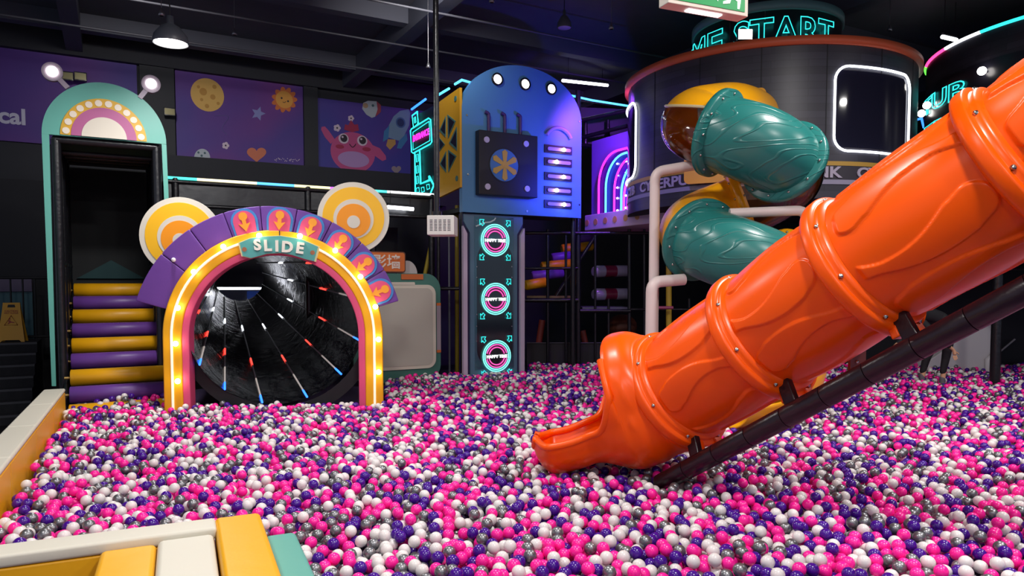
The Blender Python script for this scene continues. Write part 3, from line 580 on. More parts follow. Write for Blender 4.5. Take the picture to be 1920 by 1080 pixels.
for p in ((875, 216), (877, 327), (1086, 228), (1086, 384), (988, 396)): x, z = bq(*p); b = MB(BF); b.disc(x, z, .018, -.012, 0, n=10); b.build('bolt', chrome, bt)
b = MB(BF); b.box(xl+.05, xr-.05, .12, 1.0, zb+.02, zb+.1); b.build('floor_board', blackm, bt)
for x in (xl+.1, xr-.05): b = MB(BF); b.tube([(x, .2, .3), (x, .2, zs)], .05, 10); b.build('post', black, bt)
# lower column with HAPPY TIME signs
HT = thing('sign_column', 'blue grey column with dark window carrying three round neon signs', 'column', BF.w(.6, .2, .4))
xl, xr = X(873), X(987); zt = zb-.0; zc = bq(880, 425)[1]
b = MB(BF); b.box(xl, xr, .14, .3, .4, zt-.01); b.build('column_back', mat('column_purple', '2c2250', .5), HT)
xi, xj = X(887), X(972)
b = MB(BF); b.prism([(xl+.01, zt-.02), (xr-.02, zt-.02), (xr-.02, zc+.1), (xj+.03, zc-.1), (xj+.03, .4), (xi-.02, .4), (xi-.02, zc-.1), (xl+.01, zc+.1)], .10, .14); b.build('column_face', mat('column_blue', '587890', .45), HT)
for a, c, s_ in ((xl-.02, xi-.09, 1), (xj+.09, xr+.0, -1)):
    b = MB(BF); P = [(a, .4), (c, .4), (c, zc-.12), (a, zc+.02)] if s_ > 0 else [(a, .4), (c, .4), (c, zc+.02), (a, zc-.12)]; b.prism(P, .06, .14); b.build('side_strip', mat('strip_lilac', 'c4b4cc', .45), HT)
b = MB(BF); wa, wb = X(898), X(966); b.prism(rrect(wa, wb, bq(932, 690)[1], bq(932, 452)[1], (wb-wa)/2-.02, 10), .09, .10); b.build('window', mat('window_dark', '12131c', .3), HT)
b = MB(BF); b.box(X(893), X(967), .075, .085, .62, bq(930, 406)[1]); b.build('clear_cover', clear_mat('acrylic', 'e8f4f4', .06), HT)
b = MB(BF)
for p in (413, 500, 520, 590, 612, 640):
    for s_ in (897, 963): x, z = bq(s_, p); b.disc(x, z, .01, .068, .075, n=8)
b.build('screws', chrome, HT)
b = MB(BF); b.tube([(bq(x_, y_)[0], .06, bq(x_, y_)[1]) for x_, y_ in ((932, 408), (930, 412), (922, 416), (912, 417), (895, 424))], .014, 6); b.build('cable', mat('cable_white', 'c8d4dc', .5), HT)
for i, (px_, py_) in enumerate(((931, 450), (932, 560.5), (934, 668))):
    cx, cz = bq(px_, py_); R = (X(957)-X(906))/2*1.02
    nm = 'round HAPPY TIME neon sign with four arrows, %s' % ('topmost on the blue column', 'middle one on the blue column', 'lowest one, touching the balls')[i]
    ns = thing('neon_sign', nm, 'neon sign', BF.w(cx, .06, cz-R*1.1), 'happy time neon signs')
    def cir(r, y=.05): return [(cx+r*math.cos(2*math.pi*j/48), y, cz+r*math.sin(2*math.pi*j/48)) for j in range(48)]
    for r, m in ((R, g_cyan), (R*.87, g_cyan)): b = MB(BF); b.tube(cir(r), .0115, 6, True); b.build('ring', glow('aqua_neon', '80f8e8', 1.3), ns)
    for r in (R*.74, R*.57):
        for s_ in (0, 180): b = MB(BF); b.tube([(cx+r*math.cos(math.radians(a+s_)), .05, cz+r*math.sin(math.radians(a+s_))) for a in range(14, 167, 8)], .011, 6); b.build('half_ring', glow('rose_neon', 'ff58b8', 1.0), ns)
    b = MB(BF); b.text('HAPPY TIME', cx, cz-R*.12, .04, width=R*1.5, depth=.02, bold=.005); b.build('lettering', glow('sign_white_glow', 'ffffff', 1.6), ns, label='white glowing words HAPPY TIME')
    for sx in (-1, 1):
        for sz in (-1, 1):
            if i == 2 and sz < 0: zoff = .04
            def ar(u_, v_): return (cx+sx*(R*.80+u_), .05, cz+sz*(R*.86+v_))
            P = [ar(.19*R*4, .19*R*4*.9)]; s4 = R*.58
            Q = [(s4*.52, s4*.72), (s4*.0, s4*.72), (s4*.16, s4*.5), (-s4*.02, s4*.26), (s4*.2, s4*.05), (s4*.38, s4*.3), (s4*.52, s4*.12)]
            b = MB(BF); b.tube([ar(*p) for p in Q], .008, 5, True); b.build('arrow', g_cyan, ns)
# ------------------------------------------------------------------ side wall: yellow panel + ENTRANCE sign
SF = fr(at(862, 355, 13.0), (.484, -.875)); sq = SF.px
def s5(x, y): return sq(760+x/5.4, 180+y/5.4)
yp = thing('yellow_panel', 'yellow side panel with triangular cut-outs beside the blue robot tower', 'panel', SF.w(-.5, 0, 3.8))
b = MB(SF); b.prism([sq(822, 192), sq(861.5, 164), sq(862.5, 351), sq(822, 371)], 0, .05); b.build('board', mat('panel_yellow', 'd8a020', .5), yp)
for T in (((412, 205), (348, 350), (410, 418)), ((430, 188), (512, 255), (435, 432)), ((523, 312), (445, 480), (525, 555)), ((437, 545), (520, 608), (440, 775)), ((415, 560), (350, 690), (415, 778)), ((346, 420), (402, 490), (346, 565))):
    P = [Vector(s5(*p)) for p in T]; c = sum(P, Vector((0, 0)))/3; b = MB(SF); b.prism([tuple(p) for p in P], -.01, 0, 0); b.prism([tuple(c+(p-c)*.72+Vector((.02, 0))) for p in P], -.014, -.01, 1)
    b.build('triangle', [mat('tri_teal', '4c7c78', .5), mat('tri_dark', '14182c', .5)], yp)
for p in ((510, 28), (523, 835)): x, z = s5(*p); b = MB(SF); b.disc(x, z, .05, -.01, 0, n=16); b.build('spot', MATS['tri_teal'], yp)
ES = thing('entrance_sign', 'cyan neon arrow signpost with pink word ENTRANCE', 'neon sign', SF.w(SF.x(790), 0, 3.95))
b = MB(SF); b.prism([sq(768, 222), sq(822, 192), sq(822, 371), sq(768, 365)], .02, .05); b.build('backing', mat('backing_dark', '0e1420', .5), ES)
def neon(P, m=g_cyan, r=.014, closed=True, nm='neon_tube', y=-.02):
    b = MB(SF); b.tube([(s5(*p)[0], y, s5(*p)[1]) for p in P], r, 6, closed); b.build(nm, m, ES)
neon([(78, 200), (130, 160), (140, 285), (90, 325)], closed=False); neon([(97, 222), (110, 212), (116, 265), (104, 275)], r=.009)
neon([(62, 350), (75, 332), (245, 226), (266, 240), (278, 465), (262, 488), (90, 580), (72, 568)]); neon([(86, 368), (250, 258), (258, 452), (88, 548)], r=.009)
neon([(105, 575), (110, 985)], closed=False); neon([(155, 556), (164, 890), (256, 852), (252, 815), (298, 905), (262, 992)], closed=False); neon([(78, 200), (92, 326)], closed=False, r=.009)
for cy_ in (630, 745, 852): neon([(118, cy_-35), (138, cy_-40), (142, cy_+32), (124, cy_+40)], r=.009)
for cx_, cy_ in ((137, 955), (187, 950), (240, 922)): neon([(cx_-16, cy_-22), (cx_+10, cy_-28), (cx_+16, cy_+16), (cx_-10, cy_+26)], r=.009)
x0, z0 = s5(86, 472); x1, z1 = s5(250, 390); b = MB(SF); b.text('ENTRANCE', (x0+x1)/2, (z0+z1)/2-.0, -.02, height=s5(86, 405)[1]-z0, width=x1-x0, fit=True, outline=.007); b.build('lettering', g_pink, ES, label='pink neon word ENTRANCE')
# blue light line on the roof edge of that block and behind the tower
for n_, P, Y0, Y1 in ((0, [(772, 205), (798, 186)], 15, 14.2), (1, [(822, 178), (842, 166)], 13.8, 13.4), (2, [(853, 158), (866, 150)], 13.2, 13.0), (3, [(866, 150), (890, 157)], 13.0, 13.4)):
    b = MB(); b.tube([at(*P[0], Y0), at(*P[1], Y1)], .022, 8); tag(b.build('light_line', g_lblue if n_ else g_blue), 'glowing blue light line on the roof edge, %s' % ('above the ENTRANCE sign', 'over the yellow panel start', 'rising over the yellow panel corner', 'running down behind the blue arch')[n_], 'light strip', 'blue roof light lines')
b = MB(); b.tube([at(1060, 178, 14.9), at(1072, 179.5, 15), at(1110, 188, 15.3), at(1180, 199, 16)], .022, 8); tag(b.build('light_line', g_lblue), 'glowing blue light line between blue robot tower and orange-rimmed tower', 'light strip', 'blue roof light lines')
b = MB(); b.tube([at(1704, 228, 17), at(1728, 222, 16.6), at(1732, 240, 16.6)], .022, 8); tag(b.build('light_line', g_blue), 'glowing blue light line between the two round towers', 'light strip', 'blue roof light lines')
# ================================================================== NEON ARCH PORCH
b0 = at(1097, 420, 15.5); KF = fr(b0, (.484, -.875)); kq = KF.px
kp = thing('neon_porch', 'purple porch with nested pink and blue neon arches between the towers', 'play porch', KF.w(1, .3, 3.2))
b = MB(KF); zt, zb = kq(1097, 404)[1], kq(1097, 433)[1]; b.box(-.02, 2.5, 0, 1.4, zb, zt); b.build('ledge', mat('ledge_lilac', 'c8b0c8', .5), kp, bevel=.02)
for i, p in enumerate((1101, 1117, 1135, 1153, 1173, 1195)):
    x, z = kq(p, 418-(p-1101)*.09); b = MB(KF); b.disc(x, (zt+zb)/2, .065, -.01, 0, n=20); b.build('dot', mat('dot_gold', 'c8985c', .5), kp)
b = MB(KF); b.box(-.12, 2.2, .25, .3, zt, kq(1097, 262)[1]); b.build('back_panel', mat('panel_lilac', '8860c8', .5), kp)
hh = kq(1120, 300)[1]; ztop0 = kq(1172, 275)[1]
for i, (p, m, mm) in enumerate(((1114, g_pink, 0), (1127, g_lblue, 0), (1143, g_pink, 0), (1156, g_lblue, 0), (1161, g_mag, 0), (1168, g_pink, 0), (1174.5, g_lblue, 0))):
    x = KF.x(p, 350); ztop = kq(1172, 275)[1]-.09*i; r = .62
    P = [(x, .12+.0*i, zt)]+[(x+r-r*math.cos(math.radians(a)), .12, ztop-r+r*math.sin(math.radians(a))) for a in range(0, 91, 9)]+[(2.3, .12, ztop)]
    b = MB(KF); b.tube(P, .022, 8); b.build('neon_arch', m, kp)
b = MB(KF); b.prism([(.30, zt), (2.2, zt), (2.2, ztop0), (.95, ztop0), (.62, ztop0-.12), (.40, ztop0-.34), (.30, ztop0-.62)], .16, .25); b.build('arch_backing', mat('arch_violet', '2c1c80', .4), kp)
for p in (1147, 1170, 1163): 
    for y in (300, 322, 345, 365, 388):
        x, z = kq(p, y+(p % 7)); b = MB(KF); b.ball((x, .14, z), .02, 8); b.build('bulb', g_white, kp)
# dark frame above the porch
fm = thing('upper_frame', 'black padded frame above the neon porch', 'play frame', at(1130, 262, 16)-Vector((0, 0, .05)))
for P in (((1062, 232), (1176, 207)), ((1090, 258), (1176, 236)), ((1090, 272), (1176, 280))): b = MB(); b.tube([at(*P[0], 16), at(*P[1], 15.4)], .045, 8); b.build('rail', black, fm)
for p in (1098, 1140): b = MB(); b.tube([at(p, 225, 16), at(p, 278, 16)], .045, 8); b.build('post', black, fm)
b = MB(); b.add([at(1062, 200, 16.3), at(1180, 205, 16.3), at(1180, 280, 16.3), at(1062, 270, 16.3)]+[at(1062, 200, 16.4), at(1180, 205, 16.4), at(1180, 280, 16.4), at(1062, 270, 16.4)], [(0, 3, 2, 1), (4, 5, 6, 7), (0, 1, 5, 4), (1, 2, 6, 5), (2, 3, 7, 6), (3, 0, 4, 7)]); b.build('back_board', mat('frame_board', '1c1a34', .6), fm)
# ================================================================== ROUND TOWERS
def cyl(px, py, C, R):
    d = ray(px, py); a = d.x**2+d.y**2; bb = -2*(d.x*C[0]+d.y*C[1]); cc = C[0]**2+C[1]**2-R*R; D = max(0, bb*bb-4*a*cc); t = (-bb-math.sqrt(D))/(2*a)
    p = CAM+d*t; an = math.atan2(p.y-C[1], p.x-C[0]); return (an-2*math.pi if an > 1.2 else an), p.z
def cpt(C, R, ph, z): return (C[0]+R*math.cos(ph), C[1]+R*math.sin(ph), z)
def plank(name, c1, c2, mort, emitbrick=0):
    m = bpy.data.materials.new(name); m.use_nodes = True; nt = m.node_tree; p = nt.nodes['Principled BSDF']; p.inputs['Roughness'].default_value = .42
    tc = nt.nodes.new('ShaderNodeUVMap'); tc.uv_map = 'uv'; br = nt.nodes.new('ShaderNodeTexBrick'); br.inputs['Scale'].default_value = 1; br.inputs['Color1'].default_value = lin(c1); br.inputs['Color2'].default_value = lin(c2); br.inputs['Mortar'].default_value = lin(mort)
    br.inputs['Brick Width'].default_value = .55; br.inputs['Row Height'].default_value = .11; br.inputs['Mortar Size'].default_value = .004
    nt.links.new(tc.outputs[0], br.inputs['Vector']); nt.links.new(br.outputs[0], p.inputs['Base Color']); return m
def uvc(C, R): return lambda v: (math.atan2(v[1]-C[1], v[0]-C[0])*R, v[2])
rk = plank('plank_print', '272530', '34323f', '1f1d28')
CA, RA = (4.7, 13.6), 2.5
rt = thing('round_tower', 'large black round tower with orange rim, glowing white windows and start drum', 'play tower', (CA[0], CA[1], .4))
zb = cyl(1560, 372, CA, RA)[1]; zr0 = cyl(1440, 88, CA, RA)[1]; zr1 = cyl(1440, 73, CA, RA)[1]
b = MB(); b.lathe([(zb, RA), (zr0+.03, RA)], (CA[0], CA[1], 0), n=128); b.build('drum_wall', rk, rt, uv=uvc(CA, RA))
b = MB(); b.lathe([(zb, .001), (zb, RA)], (CA[0], CA[1], 0), n=96, smooth=False); b.build('underside', mat('underside', '1a1826', .7), rt)
b = MB(); b.lathe([(zr0, RA-.02), (zr0, RA+.07), (zr1, RA+.07), (zr1, RA-.15)], (CA[0], CA[1], 0), n=128); b.build('rim', mat('rim_orange', 'd0603a', .5), rt)
b = MB(); b.lathe([(zr1-.04, .001), (zr1-.04, RA)], (CA[0], CA[1], 0), n=96, smooth=False); b.build('roof', blackm, rt)
zl0, zl1 = cyl(1560, 343, CA, RA)[1], cyl(1560, 306, CA, RA)[1]
b = MB(); b.lathe([(zl0, RA+.008), (zl1, RA+.008)], (CA[0], CA[1], 0), n=128); b.build('lettered_band', mat('band_dark', '2a2430', .5), rt)
b = MB(); b.lathe([(zl1-.035, RA+.014), (zl1+.03, RA+.014)], (CA[0], CA[1], 0), n=128); b.build('gold_stripe', mat('stripe_gold', 'b08a34', .5), rt)
b = MB(); b.lathe([(zl0-.02, RA+.014), (zl0+.05, RA+.014)], (CA[0], CA[1], 0), n=128); b.build('grey_stripe', mat('stripe_grey', '8c88a0', .5), rt)
for ph in np.linspace(-math.pi*.98, .0, 9): b = MB(); b.box(-.006, .006, -.004, .0, zl1+.03, zr0); b.v = [cpt(CA, RA+.003-v[1], ph+v[0]/RA, v[2]) for v in b.v]; b.build('panel_joint', blackm, rt)
def curved(par, s, C, R, ph0, ph1, z, h, m, nm, outline=0, bold=0, off=.02, lab=None):
    v, f = text_mesh(s, height=h, width=(ph1-ph0)*R, fit=True, outline=outline, depth=.015, bold=bold)
    pc = (ph0+ph1)/2; b = MB(); b.add([cpt(C, R+off+c, pc+a/R, z+h_) for a, h_, c in v], f, 0, bool(outline)); o = b.build(nm, m, par)
    if lab: o['label'] = lab
    return o
P_ = lambda px, y=330: cyl(px, y, CA, RA)[0]
lt = mat('band_letters', 'a8a0b4', .5); zt0, zt1 = zl0+.075, zl1-.05
pK, pC = P_(1578), P_(1202, 370); lw = (pK-pC)/(9+1.35+9); print('letter pitch', lw*RA)
curved(rt, 'CYBERPUNK', CA, RA, pC, pC+9*lw, zt0, zt1-zt0, lt, 'lettering', bold=.03, lab='grey printed word CYBERPUNK')
curved(rt, 'CYBERPUNK', CA, RA, pK-9*lw, pK, zt0, zt1-zt0, lt, 'lettering', bold=.03, lab='grey printed word CYBERPUNK')
curved(rt, 'CYB', CA, RA, pC-1.35*lw-3*lw, pC-1.35*lw, zt0, zt1-zt0, lt, 'lettering', bold=.03); curved(rt, 'CYB', CA, RA, pK+1.35*lw, pK+4.35*lw, zt0, zt1-zt0, lt, 'lettering', bold=.03)
def cyl_rect(par, C, R, ph0, ph1, z0, z1, m, r=.22, th=.019):
    pts = [cpt(C, R+.03, ph0+x/R, z) for x, z in rrect(0, (ph1-ph0)*R, z0, z1, r, 6)]; P2 = []
    for i, p in enumerate(pts):
        q_ = pts[(i+1) % len(pts)]; n = max(1, int((Vector(q_)-Vector(p)).length/.15)); 
        for j in range(n):
            v = Vector(p).lerp(Vector(q_), j/n); h = Vector((v.x-C[0], v.y-C[1])).normalized()*(R+.03); P2.append((C[0]+h.x, C[1]+h.y, v.z))
    fr_ = MB(); fr_.tube(P2, th, 8, True); w_ = fr_.build('window_light', m, par)
    n = 12; b = MB(); b.add([cpt(C, R+.012, ph0+(ph1-ph0)*(.03+.94*i/n), z) for i in range(n+1) for z in (z0+.06, z1-.06)], [(2*i, 2*i+2, 2*i+3, 2*i+1) for i in range(n)], 0, True); b.build('window_panel', mat('window_gloss', '1c1c2c', .05), w_)
a0, a1 = cyl(1563, 200, CA, RA)[0], cyl(1701, 200, CA, RA)[0]; z0, z1 = cyl(1568, 283, CA, RA)[1], cyl(1575, 124, CA, RA)[1]
cyl_rect(rt, CA, RA, a0, a1, z0, z1, g_neonw)
a2 = cyl(1195, 250, CA, RA)[0]; cyl_rect(rt, CA, RA, a2-(a1-a0), a2, cyl(1190, 322, CA, RA)[1]-.1, cyl(1188, 194, CA, RA)[1], g_neonw)
RB = 1.29; zd1 = cyl(1440, 3, CA, RB)[1]; zd0 = cyl(1440, 20, CA, RB)[1]
b = MB(); b.lathe([(zr1-.04, RB), (zd1, RB), (zd1, RB-.1)], (CA[0], CA[1], 0), n=96); dw = b.build('start_drum', mat('drum_black', '23242c', .3), rt)
b = MB(); b.lathe([(zd0, RB), (zd0, RB+.04), (zd1, RB+.04), (zd1, RB-.05)], (CA[0], CA[1], 0), n=96); b.build('drum_rim', mat('rim_teal', '6f9c98', .5), dw)
PB = lambda px, y=60: cyl(px, y, CA, RB)[0]
hz = cyl(1436, 33, CA, RB)[1]; hh_ = .52
curved(dw, 'START', CA, RB, PB(1377), PB(1560), hz-hh_, hh_, g_cyan, 'lettering', outline=.009, bold=.02, off=.03, lab='cyan neon word START')
gw = (PB(1358)-PB(1302))/2.05
curved(dw, 'GAME', CA, RB, PB(1358)-gw*4.1, PB(1358), hz-hh_-.02, hh_, g_cyan, 'lettering', outline=.009, bold=.02, off=.03, lab='cyan neon word GAME')
for px in (1369, 1434): ph = PB(px); b = MB(); b.box(-.005, .005, -.003, 0, zr1, zd0); b.v = [cpt(CA, RB+.004, ph+v[0], v[2]) for v in b.v]; b.build('drum_joint', chrome, dw)
# lamps standing on the roof
fl = at(1396, 66, 11.9); t = thing('roof_floodlight', 'bright white floodlight on the roof edge before the cyan START letters', 'lamp', (fl.x, fl.y, zr1-.04))
b = MB(); b.box(fl.x-.12, fl.x+.12, fl.y-.04, fl.y+.04, fl.z-.085, fl.z+.085); b.build('housing', chrome, t, bevel=.01)
b = MB(); b.box(fl.x-.11, fl.x+.11, fl.y-.05, fl.y-.042, fl.z-.075, fl.z+.075); b.build('lens', g_white, t)
b = MB(); b.tube([(fl.x, fl.y+.02, zr1-.04), (fl.x, fl.y+.02, fl.z-.05)], .02, 8); b.build('bracket', black, t)
gl = at(1681, 75, 12.3); t = thing('roof_globe', 'grey dome lamp on the orange rim beside the window side', 'lamp', (gl.x, gl.y, zr1-.04))
b = MB(); b.ball((gl.x, gl.y, zr1+.02), .17, 20); b.build('dome', clear_mat('smoke', '9090a0', .3), t); b = MB(); b.lathe([(0, .12), (.04, .12), (.05, .001)], (gl.x, gl.y, zr1-.04), n=20); b.build('lamp_base', darkgrey, t)
# second round tower
CB, RC = (10.6, 12.85), 2.9
r2 = thing('round_tower', 'black round tower with colour-changing light rim and cyan letters, partly hidden by the orange slide', 'play tower', (CB[0], CB[1], .4))
zt = cyl(1850, 56, CB, RC)[1]; b = MB(); b.lathe([(2.6, RC), (zt, RC)], (CB[0], CB[1], 0), n=128); b.build('drum_wall', rk, r2, uv=uvc(CB, RC))
b = MB(); b.lathe([(2.6, .001), (2.6, RC)], (CB[0], CB[1], 0), n=96, smooth=False); b.build('underside', MATS['underside'], r2)
b = MB(); b.lathe([(zt, .001), (zt, RC)], (CB[0], CB[1], 0), n=96, smooth=False); b.build('roof', blackm, r2)
stops = [cyl(p, 60, CB, RC)[0] for p in (1731, 1740, 1775, 1840, 2100)]; stops[0] -= .12
for i, (m, nm) in enumerate(((glow('led_green', '58e040', 2.5), ''), (glow('led_rose', 'ff4088', 2.5), ''), (g_neonw, ''), (g_cyan, ''))):
    n = 10; b = MB(); b.tube([cpt(CB, RC+.01, stops[i]+(stops[i+1]-stops[i])*j/n, zt) for j in range(n+1)], .028, 8); b.build('rim_light', m, r2)
z_ = cyl(1760, 192, CB, RC); 
b = MB(); zb2 = cyl(1760, 152, CB, RC)[1]; b.lathe([(2.9, RC+.006), (zb2, RC+.006)], (CB[0], CB[1], 0), n=96); b.build('sign_band', mat('band_night', '1a1a26', .3), r2)
p0 = cyl(1737, 190, CB, RC)[0]; p1 = cyl(1776, 190, CB, RC)[0]; zA, zB = cyl(1757, 205, CB, RC)[1], cyl(1757, 172, CB, RC)[1]; w1 = p1-p0
curved(r2, 'TUB', CB, RC, p0, p0+w1*1.5, zA, zB-zA, g_cyan, 'lettering', outline=.010, bold=.02, off=.03); curved(r2, 'TP', CB, RC, p0+.02, p0+w1*1.1, zA-.52, zB-zA, g_cyan, 'lettering', outline=.010, bold=.02, off=.03)
for px, py in ((1749, 197), (1739, 212), (1850, 134)):
    ph, z = cyl(px, py, CB, RC); b = MB(); b.ball(cpt(CB, RC+.10, ph, z), .07, 12); b.tube([cpt(CB, RC, ph, z), cpt(CB, RC+.08, ph, z)], .02, 8, mi=1); b.build('lamp', [g_white, black], r2)
# ================================================================== SPIRAL SLIDE
def sweep(b, P, r, a0=0, a1=360, n=48, mi=0, disp=None):
    P = [Vector(p) for p in P]; m = len(P); vs = []; fs = []; full = a1-a0 >= 360; nn = n if full else n+1
    for i, p in enumerate(P):
        t = (P[min(i+1, m-1)]-P[max(i-1, 0)]).normalized(); s_ = t.cross(Vector((0, 0, 1))).normalized(); u_ = s_.cross(t); rr = r[i] if hasattr(r, '__len__') else r
        for j in range(nn):
            a = math.radians(a0+(a1-a0)*j/n); k = rr+(disp(i/(m-1), a) if disp else 0); vs.append(p+u_*(k*math.cos(a))+s_*(k*math.sin(a)))
    for i in range(m-1):
        for j in range(n): j2 = (j+1) % nn; fs.append((i*nn+j, i*nn+j2, i*nn+nn+j2, i*nn+nn+j))
    return b.add(vs, fs, mi, True)
def flange(par, P, i, R, m, nb=10, w=.045, r_in=.405, bolt=chrome, boff=.0):
    p = Vector(P[i]); t = (Vector(P[min(i+1, len(P)-1)])-Vector(P[max(i-1, 0)])).normalized()
    b = MB(); b.lathe([(-w*1.6, r_in), (-w, R-.02), (-w*.8, R), (w*.8, R), (w, R-.02), (w*1.6, r_in)], p, t, 64); o = b.build('flange', m, par)
    s_ = t.cross(Vector((0, 0, 1))).normalized(); u_ = s_.cross(t); b = MB()
    for j in range(nb):
        a = 2*math.pi*(j+.3)/nb; d = u_*math.cos(a)+s_*math.sin(a)
        for sg_ in (-1, 1): b.ball(p+d*(R-.05)+t*(sg_*(w*1.25)), .017, 8)
    b.build('bolts', bolt, o, kind='stuff'); return o
def grain(name, hexc):
    m = bpy.data.materials.new(name); m.use_nodes = True; nt = m.node_tree; p = nt.nodes['Principled BSDF']; p.inputs['Base Color'].default_value = lin(hexc); p.inputs['Roughness'].default_value = .3
    tc = nt.nodes.new('ShaderNodeTexCoord'); mp = nt.nodes.new('ShaderNodeMapping'); mp.inputs['Rotation'].default_value = (0, math.radians(35), 0); mp.inputs['Scale'].default_value = (.7, 1.4, 2.6)
    n = nt.nodes.new('ShaderNodeTexNoise'); n.inputs['Scale'].default_value = 1.1; n.inputs['Detail'].default_value = .6
    ml = nt.nodes.new('ShaderNodeMath'); ml.operation = 'MULTIPLY'; ml.inputs[1].default_value = 75; sn = nt.nodes.new('ShaderNodeMath'); sn.operation = 'SINE'
    pw = nt.nodes.new('ShaderNodeMapRange'); pw.inputs[1].default_value = .75; pw.inputs[2].default_value = 1
    bp = nt.nodes.new('ShaderNodeBump'); bp.inputs['Strength'].default_value = .55; bp.inputs['Distance'].default_value = .012
    nt.links.new(tc.outputs['Object'], mp.inputs[0]); nt.links.new(mp.outputs[0], n.inputs[0]); nt.links.new(n.outputs[0], ml.inputs[0]); nt.links.new(ml.outputs[0], sn.inputs[0]); nt.links.new(sn.outputs[0], pw.inputs[0]); nt.links.new(pw.outputs[0], bp.inputs['Height']); nt.links.new(bp.outputs[0], p.inputs['Normal']); return m
tealp = grain('teal_plastic', '24716c'); yelp = mat('yellow_plastic', 'f2a812', .3); clr = clear_mat('clear_plastic', 'fff0dc', .10)
HC, rh, r_t = (2.82, 9.0), .56, .41
def hel(ph): a = math.radians(ph); return Vector((HC[0]+rh*math.cos(a), HC[1]+rh*math.sin(a), 4.15-.335*(ph-180)/90))
sp = thing('spiral_slide', 'spiral tube slide with teal, yellow and clear sections winding below the round tower', 'slide', (HC[0], HC[1], SURF-.1))
entry = spline([Vector((3.62, 11.05, 4.72)), Vector((3.35, 10.6, 4.66)), Vector((2.95, 9.95, 4.52)), hel(128), hel(150)], 6)
S1 = entry[:-1]+[hel(a) for a in range(150, 230, 6)]
b = MB(); sweep(b, S1, r_t, 190, 415, 36); b.build('yellow_shell', yelp, sp, solid=.012)
b = MB(); sweep(b, S1, r_t, 55, 190, 24); b.build('clear_shell', clr, sp)
for a_ in (55, 190):
    b = MB(); R_ = []
    for i, p in enumerate(S1):
        t = (S1[min(i+1, len(S1)-1)]-S1[max(i-1, 0)]).normalized(); s_ = t.cross(Vector((0, 0, 1))).normalized(); u_ = s_.cross(t); a = math.radians(a_); R_.append(p+u_*(r_t+.01)*math.cos(a)+s_*(r_t+.01)*math.sin(a))
    b.tube(R_, .018, 6); b.build('seam_rail', mat('seam_clear', 'c8b890', .3), sp)
T1 = [hel(a) for a in np.arange(227, 319, 4)]; rT = [r_t+.02+.02*math.sin(math.pi*i/(len(T1)-1)) for i in range(len(T1))]
b = MB(); sweep(b, T1, rT, n=64); b.build('teal_tube', tealp, sp)
S2 = [hel(a) for a in range(318, 442, 6)]; b = MB(); sweep(b, S2, r_t); b.build('clear_shell', clr, sp)
S3 = [hel(a) for a in range(430, 562, 6)]; b = MB(); sweep(b, S3, r_t); b.build('yellow_shell', yelp, sp)
T2 = [hel(a) for a in np.arange(560, 662, 4)]; b = MB(); sweep(b, T2, [r_t+.02]*len(T2), n=64); b.build('teal_tube', tealp, sp)
S4 = [hel(a) for a in range(660, 726, 6)]+spline([hel(726), Vector((3.42, 9.15, 1.85)), Vector((3.5, 8.95, 1.45)), Vector((3.3, 8.6, 1.12)), Vector((2.98, 8.42, 1.0))], 6)
b = MB(); sweep(b, S4, r_t); b.build('yellow_shell', yelp, sp, solid=.012)
S5 = spline([Vector((2.98, 8.42, 1.0)), Vector((2.72, 8.32, .96)), Vector((2.5, 8.24, .95))], 5); b = MB(); sweep(b, S5, r_t, 105, 255, 24); b.build('exit_trough', yelp, sp, solid=.02)
for PP, i, m in ((T1, 0, tealp), (T1, len(T1)-1, tealp), (T2, 0, tealp), (T2, len(T2)-1, yelp), (S3, 0, yelp), (S4, len(S4)-1, yelp)): flange(sp, PP, i, .515, m, 12)
# plate on the tower
ph = cyl(1392, 230, CA, RA)[0]; pc = Vector(cpt(CA, RA+.06, ph, 0)); MF = fr(pc, (-math.sin(ph), math.cos(ph)))
b = MB(MF); xa, za = MF.px(1283, 346); xb, zb_ = MF.px(1437, 164); b.prism(rrect(xa, xb, za, zb_, .08), -.03, .03); b.build('mounting_plate', yelp, sp)
b = MB(MF); x_, z_ = MF.px(1400, 183); b.arc((xa+xb)/2, (za+zb_)/2, .5, .54, 0, 360, -.045, -.03, n=48); b.build('plate_ring', yelp, sp)
# white support pipes
wpip = mat('pipe_white', 'd8c8c4', .4)
def pipe(label, P, r, rb=.12):
    P = [Vector(p) for p in P]; Q = [P[0]]
    for i in range(1, len(P)-1):
        a, c = (P[i-1]-P[i]).normalized(), (P[i+1]-P[i]).normalized()
        for j in range(7): u_ = j/6; Q.append((P[i]+a*rb)*(1-u_)**2+P[i]*2*u_*(1-u_)+(P[i]+c*rb)*u_**2)
    Q.append(P[-1]); b = MB(); b.tube(Q, r, 16); tag(b.build('support_pipe', wpip), label, 'pipe', 'white slide support pipes')
def vp(px, py, Y): return at(px, py, Y)
a_ = vp(1228, 322, 8.9); pipe('tall white bent pipe holding the upper teal tube', [(a_.x, a_.y, .3), (a_.x, a_.y, a_.z), vp(1312, 308, 8.9)], .062)
a_ = vp(1222, 529, 8.6); pipe('shorter white bent pipe holding the lower teal tube', [(a_.x, a_.y, .3), (a_.x, a_.y, a_.z), vp(1282, 524, 8.75)], .07)
a_ = vp(1512, 394, 8.5); pipe('white bent pipe behind the orange slide, under the teal tube', [vp(1368, 400, 8.55), a_, (a_.x, a_.y, .3)], .058)
